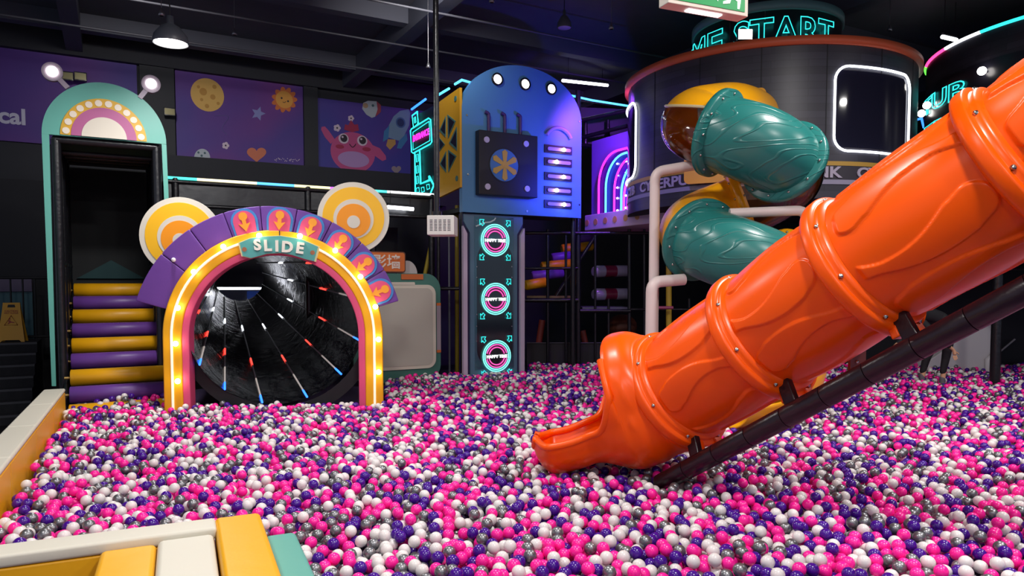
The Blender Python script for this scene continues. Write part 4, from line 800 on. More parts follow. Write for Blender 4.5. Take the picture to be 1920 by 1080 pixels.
# ================================================================== ORANGE TUBE SLIDE
org = mat('orange_plastic', 'ff5a00', .3)
org.node_tree.nodes['Principled BSDF'].inputs['Specular IOR Level'].default_value = .38
F1, dS = Vector((1.43, 6.06, 1.33)), Vector((.483, -.663, .52)); SL = dS.length*1.0
FP = [F1+dS*k for k in range(6)]; FP[1] = Vector((1.92, 5.45, 1.83)); FP[2] = Vector((2.35, 4.78, 2.345))
sl = thing('tube_slide', 'huge glossy orange tube slide with raised flame pattern ending in the balls', 'slide', (1.2, 6.2, SURF-.15))
def drops(x0):
    L_ = []
    for k in range(8):
        a = (k+.5*0)*math.pi/4+x0
        if k % 2 == 0: L_.append((a, .20, .94, 1)); 
        else: L_.append((a, .80, .06, -1))
    return L_
def emboss(sv, av, ph0):
    """height of the raised flame shapes on one section; sv along 0..1, av angle"""
    R = .47; H = np.zeros_like(sv); Ls = 1.0
    for (a, s0, s1, sg_) in drops(ph0):
        best = np.full(sv.shape, 9.)
        for j in range(26):
            u_ = j/25; ss = s0+(s1-s0)*u_; aa = a+.16*math.sin(u_*3.3)*sg_*-1
            rr = (.115*(1-u_)**1.1+.018) if u_ < .75 else (.115*(1-u_)**1.1+.018+(u_-.75)**1.5*.35)
            if u_ < .12: rr = .115
            da = np.angle(np.exp(1j*(av-aa)))*R; d = np.sqrt(da**2+((sv-ss)*Ls)**2)-rr; best = np.minimum(best, d)
        H = np.maximum(H, np.clip((-best)/.012, 0, 1))
    H = H*H*(3-2*H); edge = np.clip(np.minimum(sv-.10, .93-sv)/.03, 0, 1)
    return H*edge
def tube_section(Pa, Pb, idx, ns=130, na=340):
    ax = Pb-Pa; Lx = ax.length; t = ax/Lx; s_ = t.cross(Vector((0, 0, 1))).normalized(); u_ = s_.cross(t)
    sv, av = np.meshgrid(np.linspace(.03, .97, ns), np.linspace(0, 2*math.pi, na, endpoint=False), indexing='ij')
    H = emboss(sv, av, .35+idx*.4); r = .460+.016*H-.006*np.cos(2*np.pi*sv)
    T, Sd, Up = np.array(t), np.array(s_), np.array(u_)
    V = np.array(Pa)+sv[..., None]*Lx*T+(r*np.cos(av))[..., None]*Up+(r*np.sin(av))[..., None]*Sd
    V = V.reshape(-1, 3); i, j = np.meshgrid(np.arange(ns-1), np.arange(na), indexing='ij'); j2 = (j+1) % na
    Fc = np.stack([i*na+j, i*na+j2, (i+1)*na+j2, (i+1)*na+j], -1).reshape(-1, 4)
    b = MB(); b.v = [tuple(v) for v in V]; b.f = [tuple(int(q) for q in f) for f in Fc]; b.mi = [0]*len(b.f); b.sm = [True]*len(b.f)
    return b.build('tube_section', org, sl)
for k in range(5): tube_section(FP[k], FP[k+1], k)
for k in range(5):
    p = FP[k]; t = (FP[min(k+1, 5)]-FP[max(k-1, 0)]).normalized()
    b = MB(); b.lathe([(-.10, .455), (-.085, .50), (-.07, .525), (-.05, .532), (.0, .532), (.012, .527), (.018, .50), (.022, .492), (.045, .492), (.06, .485), (.075, .455)], p, t, 96); fo = b.build('flange', org, sl)
    s_ = t.cross(Vector((0, 0, 1))).normalized(); u_ = s_.cross(t); b = MB()
    for j in range(8):
        a = 2*math.pi*(j+.35)/8; d = u_*math.cos(a)+s_*math.sin(a); b.lathe([(-.004, .016), (.004, .016), (.006, .009), (.014, .009), (.015, .001)], p+d*.493+t*.034, d, 10)
    b.build('bolts', chrome, fo, kind='stuff')
    for sg_ in (-1, 1): b = MB(); a = math.radians(180+14*sg_); d = u_*math.cos(a)+s_*math.sin(a); b.box(-.05, .05, -.03, .03, -.04, .045); R3 = Matrix((tuple(s_), tuple(t), tuple(-d))).transposed(); b.v = [tuple(p+d*.54+R3 @ Vector(v)) for v in b.v]; b.build('lug', org, fo, bevel=.012)
# exit hood and tongue
t0 = (FP[1]-FP[0]).normalized()
EP = spline([F1, F1-t0*.12, Vector((1.22, 6.22, 1.18)), Vector((1.02, 6.30, 1.08)), Vector((.74, 6.34, .96)), Vector((.50, 6.36, .86)), Vector((.31, 6.38, .82)), Vector((.22, 6.39, .83))], 8)
n_e = len(EP); cl = [0]
for i in range(1, n_e): cl.append(cl[-1]+(EP[i]-EP[i-1]).length)
def ss(x, a, c): x = min(1, max(0, (x-a)/(c-a))); return x*x*(3-2*x)
Ltot = cl[-1]; na = 72; vs = []; fs = []; rimL = []; rimR = []
for i, p in enumerate(EP):
    s = cl[i]; t = (EP[max(i-1, 0)]-EP[min(i+1, n_e-1)]).normalized(); s_ = t.cross(Vector((0, 0, 1))).normalized(); u_ = s_.cross(t)
    al = 179.9-(179.9-112)*ss(s, .42, .60)-(112-88)*ss(s, .60, .85)
    r = .455+.045*ss(s, .0, .12)-.02*ss(s, .14, .2)+.02*ss(s, .28, .40)-.20*ss(s, .55, 1.0)-.22*ss(s, Ltot-.16, Ltot)**2; et = .17*ss(s, .05, .32)
    for j in range(na+1):
        a = math.radians(180-al+2*al*j/na); rr = r+et*max(0, math.cos(a))+(.02*ss(abs(j-na/2)/(na/2), .75, 1) if al < 120 else 0)
        if .22 < s < .46:
            for (ac, sc_, ra, rs) in ((75, .34, 16, .035), (100, .40, 7, .03), (285, .34, 16, .035)): rr += .018*max(0, 1-((math.degrees(a)-ac)/ra)**2-((s-sc_)/rs)**2)
        q_ = p+u_*(rr*math.cos(a))+s_*(rr*math.sin(a)); vs.append(q_)
        if j == 0: rimL.append(q_)
        if j == na: rimR.append(q_)
for i in range(n_e-1):
    for j in range(na): k = i*(na+1)+j; fs.append((k, k+1, k+na+2, k+na+1))
b = MB(); b.add(vs, fs, 0, True); eo = b.build('exit_tongue', org, sl, solid=.018, sub=1)
i0 = next(i for i in range(n_e) if cl[i] > .50); endrow = vs[(n_e-1)*(na+1):]
b = MB(); b.tube(rimL[i0:]+endrow[1:-1]+rimR[i0:][::-1], .032, 10); b.build('rolled_edge', org, sl)
# black padded rail carrying the slide
R0, R1 = Vector((1.30, 5.86, .60)), Vector((2.74, 3.92, 2.14)); R2 = R1+(R1-R0)*.75; R0b = R0-(R1-R0).normalized()*.12
padm = mat('rail_pad', '1e0f16', .3, bump=.25, bscale=12)
rl = thing('support_rail', 'thick black padded rail slanting under the orange tube slide', 'rail', (R0.x, R0.y, .45))
Ld = (R2-R0b).length; n = int(Ld/.33)
for i in range(n):
    a, c = R0b.lerp(R2, i/n), R0b.lerp(R2, (i+1)/n-.0012); b = MB(); b.tube([a, a.lerp(c, .02), c.lerp(a, .02), c], [.0765, .078, .078, .0765], 16); b.build('pad_sleeve', padm, rl)
for k in (0.02, 1.02, 2.02, 3.0):
    p = FP[0]+(FP[1]-FP[0])*k if k < 1 else FP[int(k)]+dS*(k-int(k)); f_ = (p-R0).dot((R1-R0).normalized())/(R1-R0).length
    base = R0+(R1-R0)*f_; 
    if k > .5: base = base+(R1-R0)*.02
    d = (p-base).normalized(); b = MB(); e = base+d*.26; sd = (R1-R0).normalized(); nn_ = sd.cross(d).normalized()
    hw, ht = .05, .03; pts = [base+sd*(x*hw)+nn_*(y*ht) for x, y in ((-1, -1), (1, -1), (1, 1), (-1, 1))]+[e+sd*(x*hw)+nn_*(y*ht) for x, y in ((-1, -1), (1, -1), (1, 1), (-1, 1))]
    b.add(pts, [(0, 1, 2, 3), (7, 6, 5, 4), (0, 4, 5, 1), (1, 5, 6, 2), (2, 6, 7, 3), (3, 7, 4, 0)]); b.build('bracket', padm, rl, bevel=.01)
p = at(1607, 662, 5.15); b = MB(); b.box(p.x-.055, p.x+.055, p.y-.02, p.y+.02, p.z-.16, p.z+.12); b.build('bolted_plate', mat('plate_brown', '7a4038', .3), rl)
b = MB(); b.box(p.x+.5, p.x+.52, p.y, p.y+.02, p.z, p.z+.02) if 0 else b.ball((p.x+.01, p.y-.025, p.z+.02), .014, 8); b.ball((p.x-.01, p.y-.025, p.z-.06), .014, 8); b.build('bolts', chrome, rl, kind='stuff')
# ================================================================== BACKGROUND FRAME (between column and orange slide)
bg = thing('back_frame', 'black padded post and rail frame behind the ball pit, beside the sign column', 'play frame', at(1084, 690, 14.9)-Vector((0, 0, .2)))
for p, y0, w_ in ((1027, 430, 6), (1061, 440, 5), (1084, 170, 10), (1116, 430, 5), (1141, 560, 5), (1180, 430, 7), (1208, 430, 5), (1292, 560, 6), (1334, 560, 6)): bar(p, y0, p, 700, 14.85, w_, black, bg)
for (a, c, y, w_) in ((985, 1084, 563, 8), (1088, 1182, 583, 7), (985, 1084, 503, 5), (1182, 1300, 580, 5), (985, 1240, 437, 6)): bar(a, y, c, y, 14.8, w_, black, bg, 'rail')
bar(1040, 560, 1118, 440, 15.2, 7, black, bg, 'brace')
b = MB(); a, c = at(988, 643, 15.2), at(1560, 643, 15.2); b.box(a.x, c.x, 15.2, 15.25, .3, a.z); b.build('low_board', mat('board_brown', '241f24', .6), bg)
bar(988, 643, 1560, 643, 15.18, 2, mat('edge_grey', '5c565c', .5), bg, 'board_edge')
b = MB(); a, c = at(988, 556, 15.0), at(1080, 556, 15.0); b.box(a.x, c.x, 15.0, 15.6, a.z-.03, a.z+.01); b.build('deck_plank', mat('plank_brown', '7a6038', .5), bg)
b = MB(); a, c = at(1092, 577, 15.0), at(1178, 577, 15.0); b.box(a.x, c.x, 15.0, 15.9, a.z-.03, a.z+.01); b.build('deck_plank', mat('plank_grey', '60606c', .4), bg)
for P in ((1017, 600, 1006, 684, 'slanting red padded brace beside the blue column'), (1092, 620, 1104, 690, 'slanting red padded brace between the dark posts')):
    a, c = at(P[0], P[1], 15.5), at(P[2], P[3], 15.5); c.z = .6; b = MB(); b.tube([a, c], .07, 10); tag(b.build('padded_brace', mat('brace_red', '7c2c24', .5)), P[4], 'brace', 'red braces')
rs = thing('roller_stairs', 'dim yellow and purple padded rollers rising behind the ball pit', 'climbing stairs', at(1050, 560, 16.2)-Vector((0, 0, .2)))
for i, (x0, x1, y, m) in enumerate(((985, 1024, 535, yellow), (997, 1056, 518, purple), (1015, 1077, 500, yellow), (1034, 1084, 484, purple), (1053, 1111, 467, yellow), (1077, 1116, 450, purple))):
    Y_ = 15.7+.25*i; b = MB(); a, c = at(x0, y, Y_), at(x1, y-6, Y_+.2); b.tube([a, a.lerp(c, .03), c.lerp(a, .03), c], [.08, .11, .11, .08], 16); b.build('roller', m, rs)
for i, (y, lb) in enumerate(((509, 'upper clear tumbler drum with dark red middle behind the pit'), (552, 'lower clear tumbler drum with dark red middle behind the pit'))):
    a, c = at(1112, y, 15.6), at(1178, y-1, 15.9); t = thing('tumbler_drum', lb, 'drum', (a+c)/2-Vector((0, 0, .13)), 'tumbler drums')
    b = MB(); b.tube([a, a.lerp(c, .06), a.lerp(c, .3)], [.09, .13, .13], 18); b.tube([a.lerp(c, .62), a.lerp(c, .94), c], [.13, .13, .09], 18); b.build('drum_shell', mat('drum_grey', '8c8890', .15), t)
    b = MB(); b.tube([a.lerp(c, .3), a.lerp(c, .62)], .128, 18); b.build('drum_middle', mat('drum_red', '6a1830', .3), t)
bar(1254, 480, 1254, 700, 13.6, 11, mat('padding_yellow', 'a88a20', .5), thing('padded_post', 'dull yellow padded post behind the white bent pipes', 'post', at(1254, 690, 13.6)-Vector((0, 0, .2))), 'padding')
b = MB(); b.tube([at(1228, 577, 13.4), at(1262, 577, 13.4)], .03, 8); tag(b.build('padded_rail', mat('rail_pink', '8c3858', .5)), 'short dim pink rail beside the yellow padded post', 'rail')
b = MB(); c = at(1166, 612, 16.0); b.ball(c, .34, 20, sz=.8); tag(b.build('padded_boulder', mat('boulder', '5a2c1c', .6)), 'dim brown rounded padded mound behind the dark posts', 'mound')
# right side beneath the second tower
b = MB(); a, c = at(1560, 600, 15.0), at(2100, 600, 15.0); b.box(a.x, c.x+1, 15.0, 15.1, .2, 2.9); tag(b.build('net_wall', mat('net_dark', '14121c', .7)), 'dark padded wall closing the pit under the second tower', 'wall panel')
b = MB(); a, c = at(1873, 661, 14.9), at(1903, 636, 14.9); b.tube([a, c], .02, 6); tag(b.build('hand_rail', mat('edge_light', '9a949c', .4)), 'thin grey slanting rail on the dark wall under the second tower', 'rail')
ps = thing('padded_post', 'black padded post standing in the balls beside the white slide', 'post', at(1865, 705, 12.1)-Vector((0, 0, .15))); p = at(1865, 712, 12.1); b = MB(); b.tube([(p.x, p.y, .3), (p.x, p.y, 2.48)], .08, 12); b.build('padding', black, ps); b = MB(); b.tube([(p.x-.1, p.y, 2.5), (p.x+1.6, p.y+.9, 2.5)], .06, 10); b.build('beam', black, ps)
ws = thing('white_slide', 'low white plastic slide end behind the black-clad person', 'slide', at(1800, 690, 13.8)-Vector((0, 0, .15)))
WF = Fr((0, 13.7, 0), (1, 0)); b = MB(WF); b.prism([WF.px(1716, 705), WF.px(1742, 676), WF.px(1862, 596), WF.px(1862, 705)], 0, .08); b.build('side_wall', mat('slide_white', 'c8c4c8', .35), ws, bevel=.02)
b = MB(WF); b.prism([WF.px(1716, 705), WF.px(1742, 676), WF.px(1862, 596), WF.px(1862, 705)], .75, .83); b.build('side_wall', MATS['slide_white'], ws, bevel=.02)
b = MB(WF); b.prism([WF.px(1716, 715), WF.px(1742, 700), WF.px(1862, 620), WF.px(1862, 705)], .08, .75); b.build('chute', MATS['slide_white'], ws)
b = MB(WF); b.tube([(WF.px(1848, 700)[0], -.06, .5), (WF.px(1848, 700)[0], -.06, WF.px(1848, 674)[1]), (WF.px(1860, 665)[0], -.06, WF.px(1860, 664)[1])], .05, 10); b.build('rounded_edge', MATS['slide_white'], ws)
# ================================================================== LEFT SIDE: STAIRS, RAILING, CAUTION SIGN
stz = 1.17; SP = fr(at(72, 640, 13.0), U); stairs = thing('stairs', 'black carpeted steps going up at the edge beside the teal tower', 'stairs', SP.w(-1.5, -1, 0))
b = MB(SP)
for i in range(6): b.box(-4, .0, -.28*(i+1) if i else -.28, .0 if i == 0 else -.28*i, .0, stz-.17*i)
b = MB(SP); P = [(.9, 0), (.9, stz), (-.28, stz)]
for i in range(1, 7): P += [(-.28*i, stz-.17*i), (-.28*(i+1), stz-.17*i)]
P += [(-.28*7, 0)]; vs = [(x, y, z) for x in (-4, .0) for y, z in P]; m = len(P)
b.add(vs, [tuple(range(m)), tuple(range(2*m-1, m-1, -1))]+[(i, m+i, m+(i+1) % m, (i+1) % m) for i in range(m)]); b.build('steps', mat('carpet_black', '232327', .9, bump=.4, bscale=60), stairs)
for i in range(7): b = MB(SP); b.box(-4, .0, -.28*(i+1)-.006 if i else -.286, -.28*(i+1)+.03, stz-.17*i-.03, stz-.17*i+.006); b.build('step_nosing', mat('nosing', '3c3c42', .5), stairs)
rlg = thing('railing', 'black vertical bar railing behind the yellow caution sign', 'railing', SP.w(-1.5, .8, stz))
for x in range(0, 14): b = MB(SP); b.tube([(-x*.19+.1, .8, stz), (-x*.19+.1, .8, stz+1.15)], .016, 6); b.build('bar', blackm, rlg)
for z in (.04, 1.15): b = MB(SP); b.tube([(-2.6, .8, stz+z), (.15, .8, stz+z)], .025, 8); b.build('rail', blackm, rlg)
b = MB(SP); b.box(-3.5, -.2, 1.6, 1.7, .0, 2.05); tag(b.build('board_wall', mat('far_teal', '2c5660', .5)), 'dim teal board behind the black railing, beside the caution sign', 'board')
b = MB(SP); b.box(-3.5, -.2, 1.55, 1.72, 2.06, 2.3); tag(b.build('board_wall', mat('far_mauve', '5c506c', .5)), 'dim mauve strip board over the teal board behind the railing', 'board')
b = MB(SP); b.box(-4.5, .2, 2.0, 2.1, 0, 4.3); tag(b.build('backdrop_panel', mat('far_black', '16161e', .7)), 'black panel filling the space behind the railing', 'wall panel')
CFm = fr(at(20, 632, 12.8), (.93, .37)); cz = stz
cs = thing('caution_sign', 'yellow folding caution wet floor sign standing on the black steps', 'sign', CFm.w(0, .1, stz))
def tilt(b, s_):   # lean the flat board back
    b.v = [tuple(CFm.w(x, y+s_*(z-cz)*.18, z)) for x, y, z in b.v]
ym = mat('sign_yellow', 'd89c18', .4)
hgt = .70; wb_, wt_ = .21, .13
def board(nm, s_, y0):
    b = MB(); P = [(-wb_, cz+.0), (-wb_*.75, cz), (-wb_*.6, cz+.035), (wb_*.6, cz+.035), (wb_*.75, cz), (wb_, cz), (wt_+.01, cz+hgt*.8), (wt_-.0, cz+hgt), (-wt_+.0, cz+hgt), (-wt_-.01, cz+hgt*.8)]
    b.prism(P, y0, y0+.02); tilt(b, s_); return b.build(nm, ym, cs)
fbd = board('front_board', 1, 0); board('back_board', -1, .26)
b = MB(); b.prism([(-.06, cz+hgt*.88), (.06, cz+hgt*.88), (.05, cz+hgt*.95), (-.05, cz+hgt*.95)], -.003, 0); tilt(b, 1); b.build('handle_hole', blackm, cs)
sred = mat('sign_red', '9c3418', .5)
b = MB(); b.tube([(-.10, -.004, cz+.30), (.10, -.004, cz+.30), (0, -.004, cz+.47)], .008, 6, True); tilt(b, 1); b.build('triangle', sred, cs)
b = MB(); b.disc(-.022, cz+.41, .014, -.005, 0, n=10); b.prism([(-.02, cz+.39), (.0, cz+.365), (.05, cz+.35), (.055, cz+.335), (.0, cz+.345), (-.04, cz+.318), (-.055, cz+.325), (-.03, cz+.355), (-.05, cz+.375), (-.04, cz+.385)], -.005, 0); tilt(b, 1); b.build('falling_figure', sred, cs)
b = MB(); b.text('CAUTION', 0, cz+.535, -.004, width=.20, depth=.002, bold=.02); b.text('WET FLOOR', 0, cz+.50, -.004, width=.22, depth=.002, bold=.02); tilt(b, 1); b.build('lettering', sred, cs)
# ================================================================== PERSON bending behind the rail
def skin(name, chains, m, par=None, sub=2):
    """chains: list of lists of (point, radius); later chains may start with an index tuple of an existing vertex"""
    V = []; R = []; E = []
    for ch in chains:
        prev = None
        for it in ch:
            if isinstance(it, int): prev = it; continue
            V.append(Vector(it[0])); R.append(it[1]); 
            if prev is not None: E.append((prev, len(V)-1))
            prev = len(V)-1
    c = V[0].copy(); me = bpy.data.meshes.new(name); me.from_pydata([tuple(v-c) for v in V], E, []); o = bpy.data.objects.new(name, me); COL.objects.link(o); place(o, c, par)
    md = o.modifiers.new('skin', 'SKIN'); md.use_smooth_shade = True
    if not me.skin_vertices: me.attributes.new if 0 else None
    sv = me.skin_vertices[0].data if me.skin_vertices else None
    if sv is None:
        return None
    for i, r in enumerate(R): sv[i].radius = (r, r) if not hasattr(r, '__len__') else r
    sv[0].use_root = True
    s2 = o.modifiers.new('s', 'SUBSURF'); s2.levels = sub; s2.render_levels = sub; me.materials.append(m); return o
YP = 11.9
def W(px, py, dy=0): return at(px, py, YP+dy)
footA, footB = W(1728, 724, .05), W(1766, 730, -.1)
kneeA, kneeB = W(1738, 668, .02), W(1774, 668, -.1)
hipA, hipB = W(1768, 616, .1), W(1782, 616, -.12); pel = W(1776, 606); wst = W(1752, 590); chest = W(1722, 584); neck = W(1700, 590); head = W(1684, 598)
shA, shB = W(1712, 590, .18), W(1716, 590, -.18); elA, wrA = W(1694, 634, .1), W(1657, 670, .0); elB, wrB = W(1760, 634, -.35), W(1788, 656, -.3)
skn = mat('skin', 'c89878', .5, sss=.05); cloth = mat('black_cloth', '17151b', .8); sock = mat('grey_sock', '5c5660', .8)
per = thing('person', 'person in black leggings and top bending over in the balls behind the rail', 'person', (pel.x, pel.y, .45))
def hand_chains(wr, d, base, up_):
    d = d.normalized(); s_ = d.cross(up_).normalized(); palm = wr+d*.05
    ch = [[base, (palm, (.035, .018)), (wr+d*.09, (.036, .014))]]; return ch, d, s_
bodyC = [[(pel, .085), (wst, .08), (chest, .09), (neck, .05), (head, .09), (W(1676, 604), .075)]]
bodyC += [[2, (shA, .05), (elA, .038), (wrA, .026), (wrA+(wrA-elA).normalized()*.06, .032), (wrA+(wrA-elA).normalized()*.10, .028)], [2, (shB, .05), (elB, .038), (wrB, .026), (wrB+Vector((.02, 0, -.05)), .032), (wrB+Vector((.02, 0, -.09)), .028)]]
bodyC += [[0, (hipA, .07), (kneeA, .048), (footA+Vector((0, 0, .12)), .04), (footA, .04), (footA+Vector((-.1, -.05, -.02)), .035)], [0, (hipB, .07), (kneeB, .048), (footB+Vector((0, 0, .12)), .04), (footB, .04), (footB+Vector((-.1, -.08, -.02)), .035)]]
body = skin('body', bodyC, skn, per)
for wr_, d_ in ((wrA, (wrA-elA).normalized()), (wrB, Vector((.2, 0, -1)).normalized())):
    s_ = d_.cross(Vector((0, 1, 0))).normalized()
    for k, (o_, l_) in enumerate(((-.026, .07), (-.009, .08), (.009, .075), (.026, .06))):
        p0_ = wr_+d_*.09+s_*o_; skin('finger', [[(p0_, .011), (p0_+d_*l_*.5+Vector((0, -.008, 0)), .009), (p0_+d_*l_*.9+Vector((0, -.028, -.012)), .007)]], skn, body, 1)
    p0_ = wr_+d_*.04+s_*.03; skin('thumb', [[(p0_, .013), (p0_+s_*.03+d_*.025, .011), (p0_+s_*.04+d_*.055, .009)]], skn, body, 1)
skin('top', [[(pel, .13), (wst, .135), (chest, .15), (neck, .08)], [2, (shA, .07), (elA, .055), (elA.lerp(wrA, .35), .045)], [2, (shB, .07), (elB, .055), (elB.lerp(wrB, .8), .04)]], cloth, per)
skin('leggings', [[(pel, .135), (wst, .122)], [0, (hipA, .105), (kneeA, .07), (footA+Vector((0, 0, .20)), .048)], [0, (hipB, .105), (kneeB, .07), (footB+Vector((0, 0, .24)), .048)]], cloth, per)
for f_ in (footA, footB): skin('sock', [[(f_+Vector((0, 0, .22)), .047), (f_+Vector((0, 0, .1)), .047), (f_, .05), (f_+Vector((-.11, -.06, -.02)), .042)]], sock, per)
b = MB(); b.ball((head.x-.01, head.y+.02, head.z+.04), .125, 18); b.build('hair', mat('hair_dark', '1c1412', .6), per)
# ================================================================== BALLS
floorm = mat('pit_mat', '3a2c50', .8)
b = MB(); b.add([tuple(v) for v in [LP.w(-6, -.01, .40), LP.w(LPlen+2, -.01, .40), (-2, 15.1, .40), (16, 15.1, .40), (16, 2, .40), (-1, 1, .40)]], [tuple(range(6))[::-1]]); struct(b.build('floor_pit', floorm))
DB = .08; rb = DB/2
caps = [(R0b, R0.lerp(R1, .5), .085), (Vector((p.x if 0 else at(1865, 712, 12.1).x, 12.1, .3)), Vector((at(1865, 712, 12.1).x, 12.1, 2)), .09)]
caps += [(footA, kneeA, .06), (footB, kneeB, .06)]
for i in range(0, n_e-1, 4): caps.append((EP[i], EP[min(i+4, n_e-1)], .50 if cl[i] < .6 else (.36 if cl[i] < .85 else .27)))
caps += [(FP[0], FP[1], .5), (S5[0], S5[-1], .43), (S4[-8], S4[-1], .45)]
for px, Y_ in ((1228, 8.9), (1222, 8.6), (1512, 8.5)): x = (px-960)/F*Y_; caps.append((Vector((x, Y_, 0)), Vector((x, Y_, 2)), .075))
caps = [(tuple(a), tuple(c), r) for a, c, r in caps]
cx0 = aC[0]
def allowed(x, y):
    px = 960+F*x/y; dx, dy = x-LP.o.x, y-LP.o.y; ly = dx*LP.uy.x+dy*LP.uy.y
    if ly > -.045: return False
    dx, dy = x-NP.o.x, y-NP.o.y; nx, ny = dx*NP.ux.x+dy*NP.ux.y, dx*NP.uy.x+dy*NP.uy.y
    if nx < .505 and ny < .05+(0 if nx < .03 else .0): return False
    if y > 14.75: return False
    ax_, ay_ = x-AF.o.x, y-AF.o.y; u_, v_ = ax_*AF.ux.x+ay_*AF.ux.y, ax_*AF.uy.x+ay_*AF.uy.y; rr = abs(u_-cx0)
    if -.045 < v_ < .31 and 159*sc-.04 < rr < 207*sc+.04: return False
    if rr < 207*sc and v_ > .24: return False
    if v_ > .31 and px < 330:
        pass
    ax_, ay_ = x-RF.o.x, y-RF.o.y; u_, v_ = ax_*RF.ux.x+ay_*RF.ux.y, ax_*RF.uy.x+ay_*RF.uy.y
    if px < 345 and v_ > -.02: return False
    if 345 <= px < 722 and y > 9.9 : return False
    ax_, ay_ = x-PF.o.x, y-PF.o.y; v_ = ax_*PF.uy.x+ay_*PF.uy.y
    if px < 832 and v_ > -.08: return False
    ax_, ay_ = x-BF.o.x, y-BF.o.y; v_ = ax_*BF.uy.x+ay_*BF.uy.y
    if 868 < px < 992 and v_ > .0: return False
    if 832 <= px <= 868 and y > 13.25: return False
    return True
MD = ground(265, 752, .6)
def hgt_(x, y): return .555+.13*math.exp(-((x-MD.x)**2/.35+(y-MD.y)**2/.12))+.028*math.sin(x*1.9+1+.6*math.sin(y*1.1))*math.sin(y*1.7+.5)+.014*math.sin(x*4.3+y*2.1)+.012*math.sin(y*5.1-x*1.3)
def hit(x, y, z):
    for a, c, r in caps:
        ax_, ay_, az_ = c[0]-a[0], c[1]-a[1], c[2]-a[2]; wx, wy, wz = x-a[0], y-a[1], z-a[2]; q = ax_*ax_+ay_*ay_+az_*az_
        t = max(0, min(1, (wx*ax_+wy*ay_+wz*az_)/q)); wx -= ax_*t; wy -= ay_*t; wz -= az_*t
        if wx*wx+wy*wy+wz*wz < (r+rb)**2: return True
    return False
grid = {}; balls = []; FL = .405; D2 = DB*DB; rr_ = random.Random(11); R_ = rr_.random
def top(x, y):
    gx, gy = int(x/DB+1000), int(y/DB+1000); z = FL+rb
    for i in (gx-1, gx, gx+1):
        for j in (gy-1, gy, gy+1):
            c = grid.get((i, j))
            if c:
                for bx, by, bz in c:
                    d = (x-bx)**2+(y-by)**2
                    if d < D2:
                        t = bz+math.sqrt(D2-d)
                        if t > z: z = t
    return z
Ymin, Ymax = 3.15, 14.75
def drop_all():
    for band_i in range(int((Ymax-Ymin)/.5)+1):
        y0 = Ymin+band_i*.5; xa, xb = max(-.78*(y0+.5), -6.3), .80*(y0+.5)+1.2
        N = int((xb-xa)*.5*(430 if y0 < 9 else 360))
        for _ in range(N):
            x, y = xa+(xb-xa)*R_(), y0+.5*R_()
            z = top(x, y)
            for k in range(5):
                x2, y2 = x+(R_()-.5)*.09, y+(R_()-.5)*.09; z2 = top(x2, y2)
                if z2 < z: x, y, z = x2, y2, z2
            if z > hgt_(x, y)+R_()*.034: continue
            if not allowed(x, y) or hit(x, y, z): continue
            grid.setdefault((int(x/DB+1000), int(y/DB+1000)), []).append((x, y, z)); balls.append((x, y, z))
drop_all()
BA = np.array(balls); ci = np.random.default_rng(5).choice(4, len(BA), p=[.30, .23, .29, .18])
print('balls', len(BA))
bm_pink = mat('ball_pink', 'ff1f9c', .28); bm_pur = mat('ball_purple', '44108a', .22); bm_wht = mat('ball_white', 'e4dedc', .3, sss=.1); bm_gry = mat('ball_grey', '86868a', .34, .75)
BM = [bm_pink, bm_pur, bm_wht, bm_gry]; BN = ['pink', 'purple', 'white', 'silver grey']
# the 300 that show largest: splat into a coarse depth buffer
d3 = np.sqrt((BA**2).sum(1)*0+(BA[:, 0]**2+BA[:, 1]**2+(BA[:, 2]-CAMZ)**2)); pxx = 960+F*BA[:, 0]/BA[:, 1]; pyy = HZ+F*(CAMZ-BA[:, 2])/BA[:, 1]*(1.0)
near = [i for i in np.argsort(d3) if -10 < pxx[i] < 1930 and pyy[i] < 1090 and not (pxx[i] < 640 and pyy[i] > 975)][:1500]
Zb = np.full((280, 490), 1e9); Ib = np.full((280, 490), -1, dtype=int); yy_, xx_ = np.mgrid[0:280, 0:490]
for i in near:
    r = F*rb/BA[i, 1]/4; cx_, cy_ = pxx[i]/4, pyy[i]/4; x0, x1, y0, y1 = int(max(0, cx_-r-1)), int(cx_+r+2), int(max(0, cy_-r-1)), int(cy_+r+2)
    sl_ = (slice(y0, y1), slice(x0, x1)); mk = ((xx_[sl_]-cx_)**2+(yy_[sl_]-cy_)**2 < r*r) & (Zb[sl_] > d3[i]); Zb[sl_][mk] = d3[i]; Ib[sl_][mk] = i
Ib[270:] = -1; cnt = np.bincount(Ib[Ib >= 0], minlength=len(BA)); big = set(int(i) for i in np.argsort(-cnt)[:300])
def ico(name, m, lv):
    import bmesh
    me = bpy.data.meshes.new(name); bb = bmesh.new(); bmesh.ops.create_icosphere(bb, subdivisions=lv, radius=rb); bb.to_mesh(me); bb.free(); me.materials.append(m)
    for p_ in me.polygons: p_.use_smooth = True
    return me
IM = [ico('play_ball', m, 4) for m in BM]
zones = [(700, 'at the bottom beside the teal foam mat'), (1100, 'at the bottom of the view, in the middle'), (1500, 'at the bottom of the view, below the slanting rail'), (9999, 'at the bottom of the view, in the far corner')]
def zone(px, py):
    if px < 640: return 'in the heap behind the near cream-topped pad'
    for m_, s_ in zones:
        if px < m_: return s_
for i in sorted(big):
    o = bpy.data.objects.new('play_ball', IM[ci[i]]); COL.objects.link(o); o.location = balls[i]; zn = zone(pxx[i], pyy[i])
    tag(o, 'shiny %s plastic ball %s' % (BN[ci[i]], zn), 'ball', '%s balls %s' % (BN[ci[i]], zn))
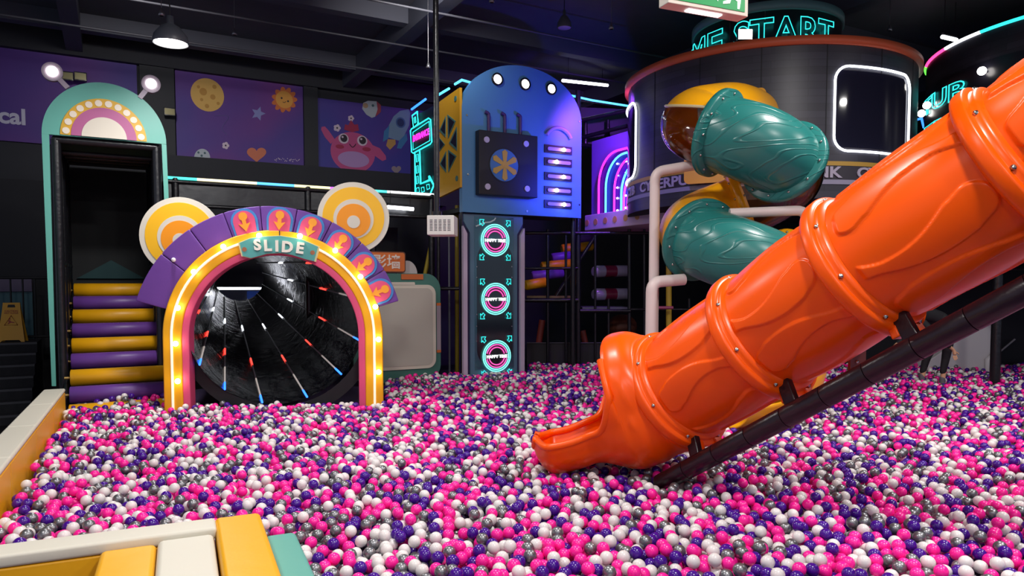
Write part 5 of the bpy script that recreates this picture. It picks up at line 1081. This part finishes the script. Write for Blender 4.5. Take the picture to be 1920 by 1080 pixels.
# all the others: one object
rest = np.array([i for i in range(len(BA)) if i not in big]); RP = BA[rest]; c0_ = np.array([RP[:, 0].mean(), RP[:, 1].mean(), 0])
me = bpy.data.meshes.new('play_balls'); me.vertices.add(len(rest)); me.vertices.foreach_set('co', (RP-c0_).ravel()); at_ = me.attributes.new('tint', 'INT', 'POINT'); at_.data.foreach_set('value', (ci[rest]+4*(RP[:, 1] < 5.6)).astype(np.int32)); me.update()
ob = bpy.data.objects.new('play_balls', me); COL.objects.link(ob); ob.location = c0_
tag(ob, 'pink, purple, white and silver grey plastic balls filling the pit', 'balls', None, 'stuff')
for m in BM: me.materials.append(m)
ng = bpy.data.node_groups.new('ball_fill', 'GeometryNodeTree'); ng.interface.new_socket('Geometry', in_out='INPUT', socket_type='NodeSocketGeometry'); ng.interface.new_socket('Geometry', in_out='OUTPUT', socket_type='NodeSocketGeometry')
gi, go = ng.nodes.new('NodeGroupInput'), ng.nodes.new('NodeGroupOutput'); jn = ng.nodes.new('GeometryNodeJoinGeometry')
ia = ng.nodes.new('GeometryNodeInputNamedAttribute'); ia.data_type = 'INT'; ia.inputs[0].default_value = 'tint'
for k, m in enumerate(BM+BM):
    ic = ng.nodes.new('GeometryNodeMeshIcoSphere'); ic.inputs['Radius'].default_value = rb; ic.inputs['Subdivisions'].default_value = 4 if k < 4 else 3
    sm = ng.nodes.new('GeometryNodeSetShadeSmooth'); st = ng.nodes.new('GeometryNodeSetMaterial'); st.inputs['Material'].default_value = m
    cp = ng.nodes.new('FunctionNodeCompare'); cp.data_type = 'INT'; cp.operation = 'EQUAL'; cp.inputs[3].default_value = k
    ip = ng.nodes.new('GeometryNodeInstanceOnPoints'); L_ = ng.links.new
    L_(ia.outputs[0], cp.inputs[2]); L_(cp.outputs[0], ip.inputs['Selection']); L_(gi.outputs[0], ip.inputs['Points']); L_(ic.outputs[0], sm.inputs[0]); L_(sm.outputs[0], st.inputs[0]); L_(st.outputs[0], ip.inputs['Instance']); rz_ = ng.nodes.new('GeometryNodeRealizeInstances') if k > 3 else None; L_(ip.outputs[0], rz_.inputs[0] if rz_ else jn.inputs[0])
    if rz_: L_(rz_.outputs[0], jn.inputs[0])
ng.links.new(jn.outputs[0], go.inputs[0]); md = ob.modifiers.new('fill', 'NODES'); md.node_group = ng
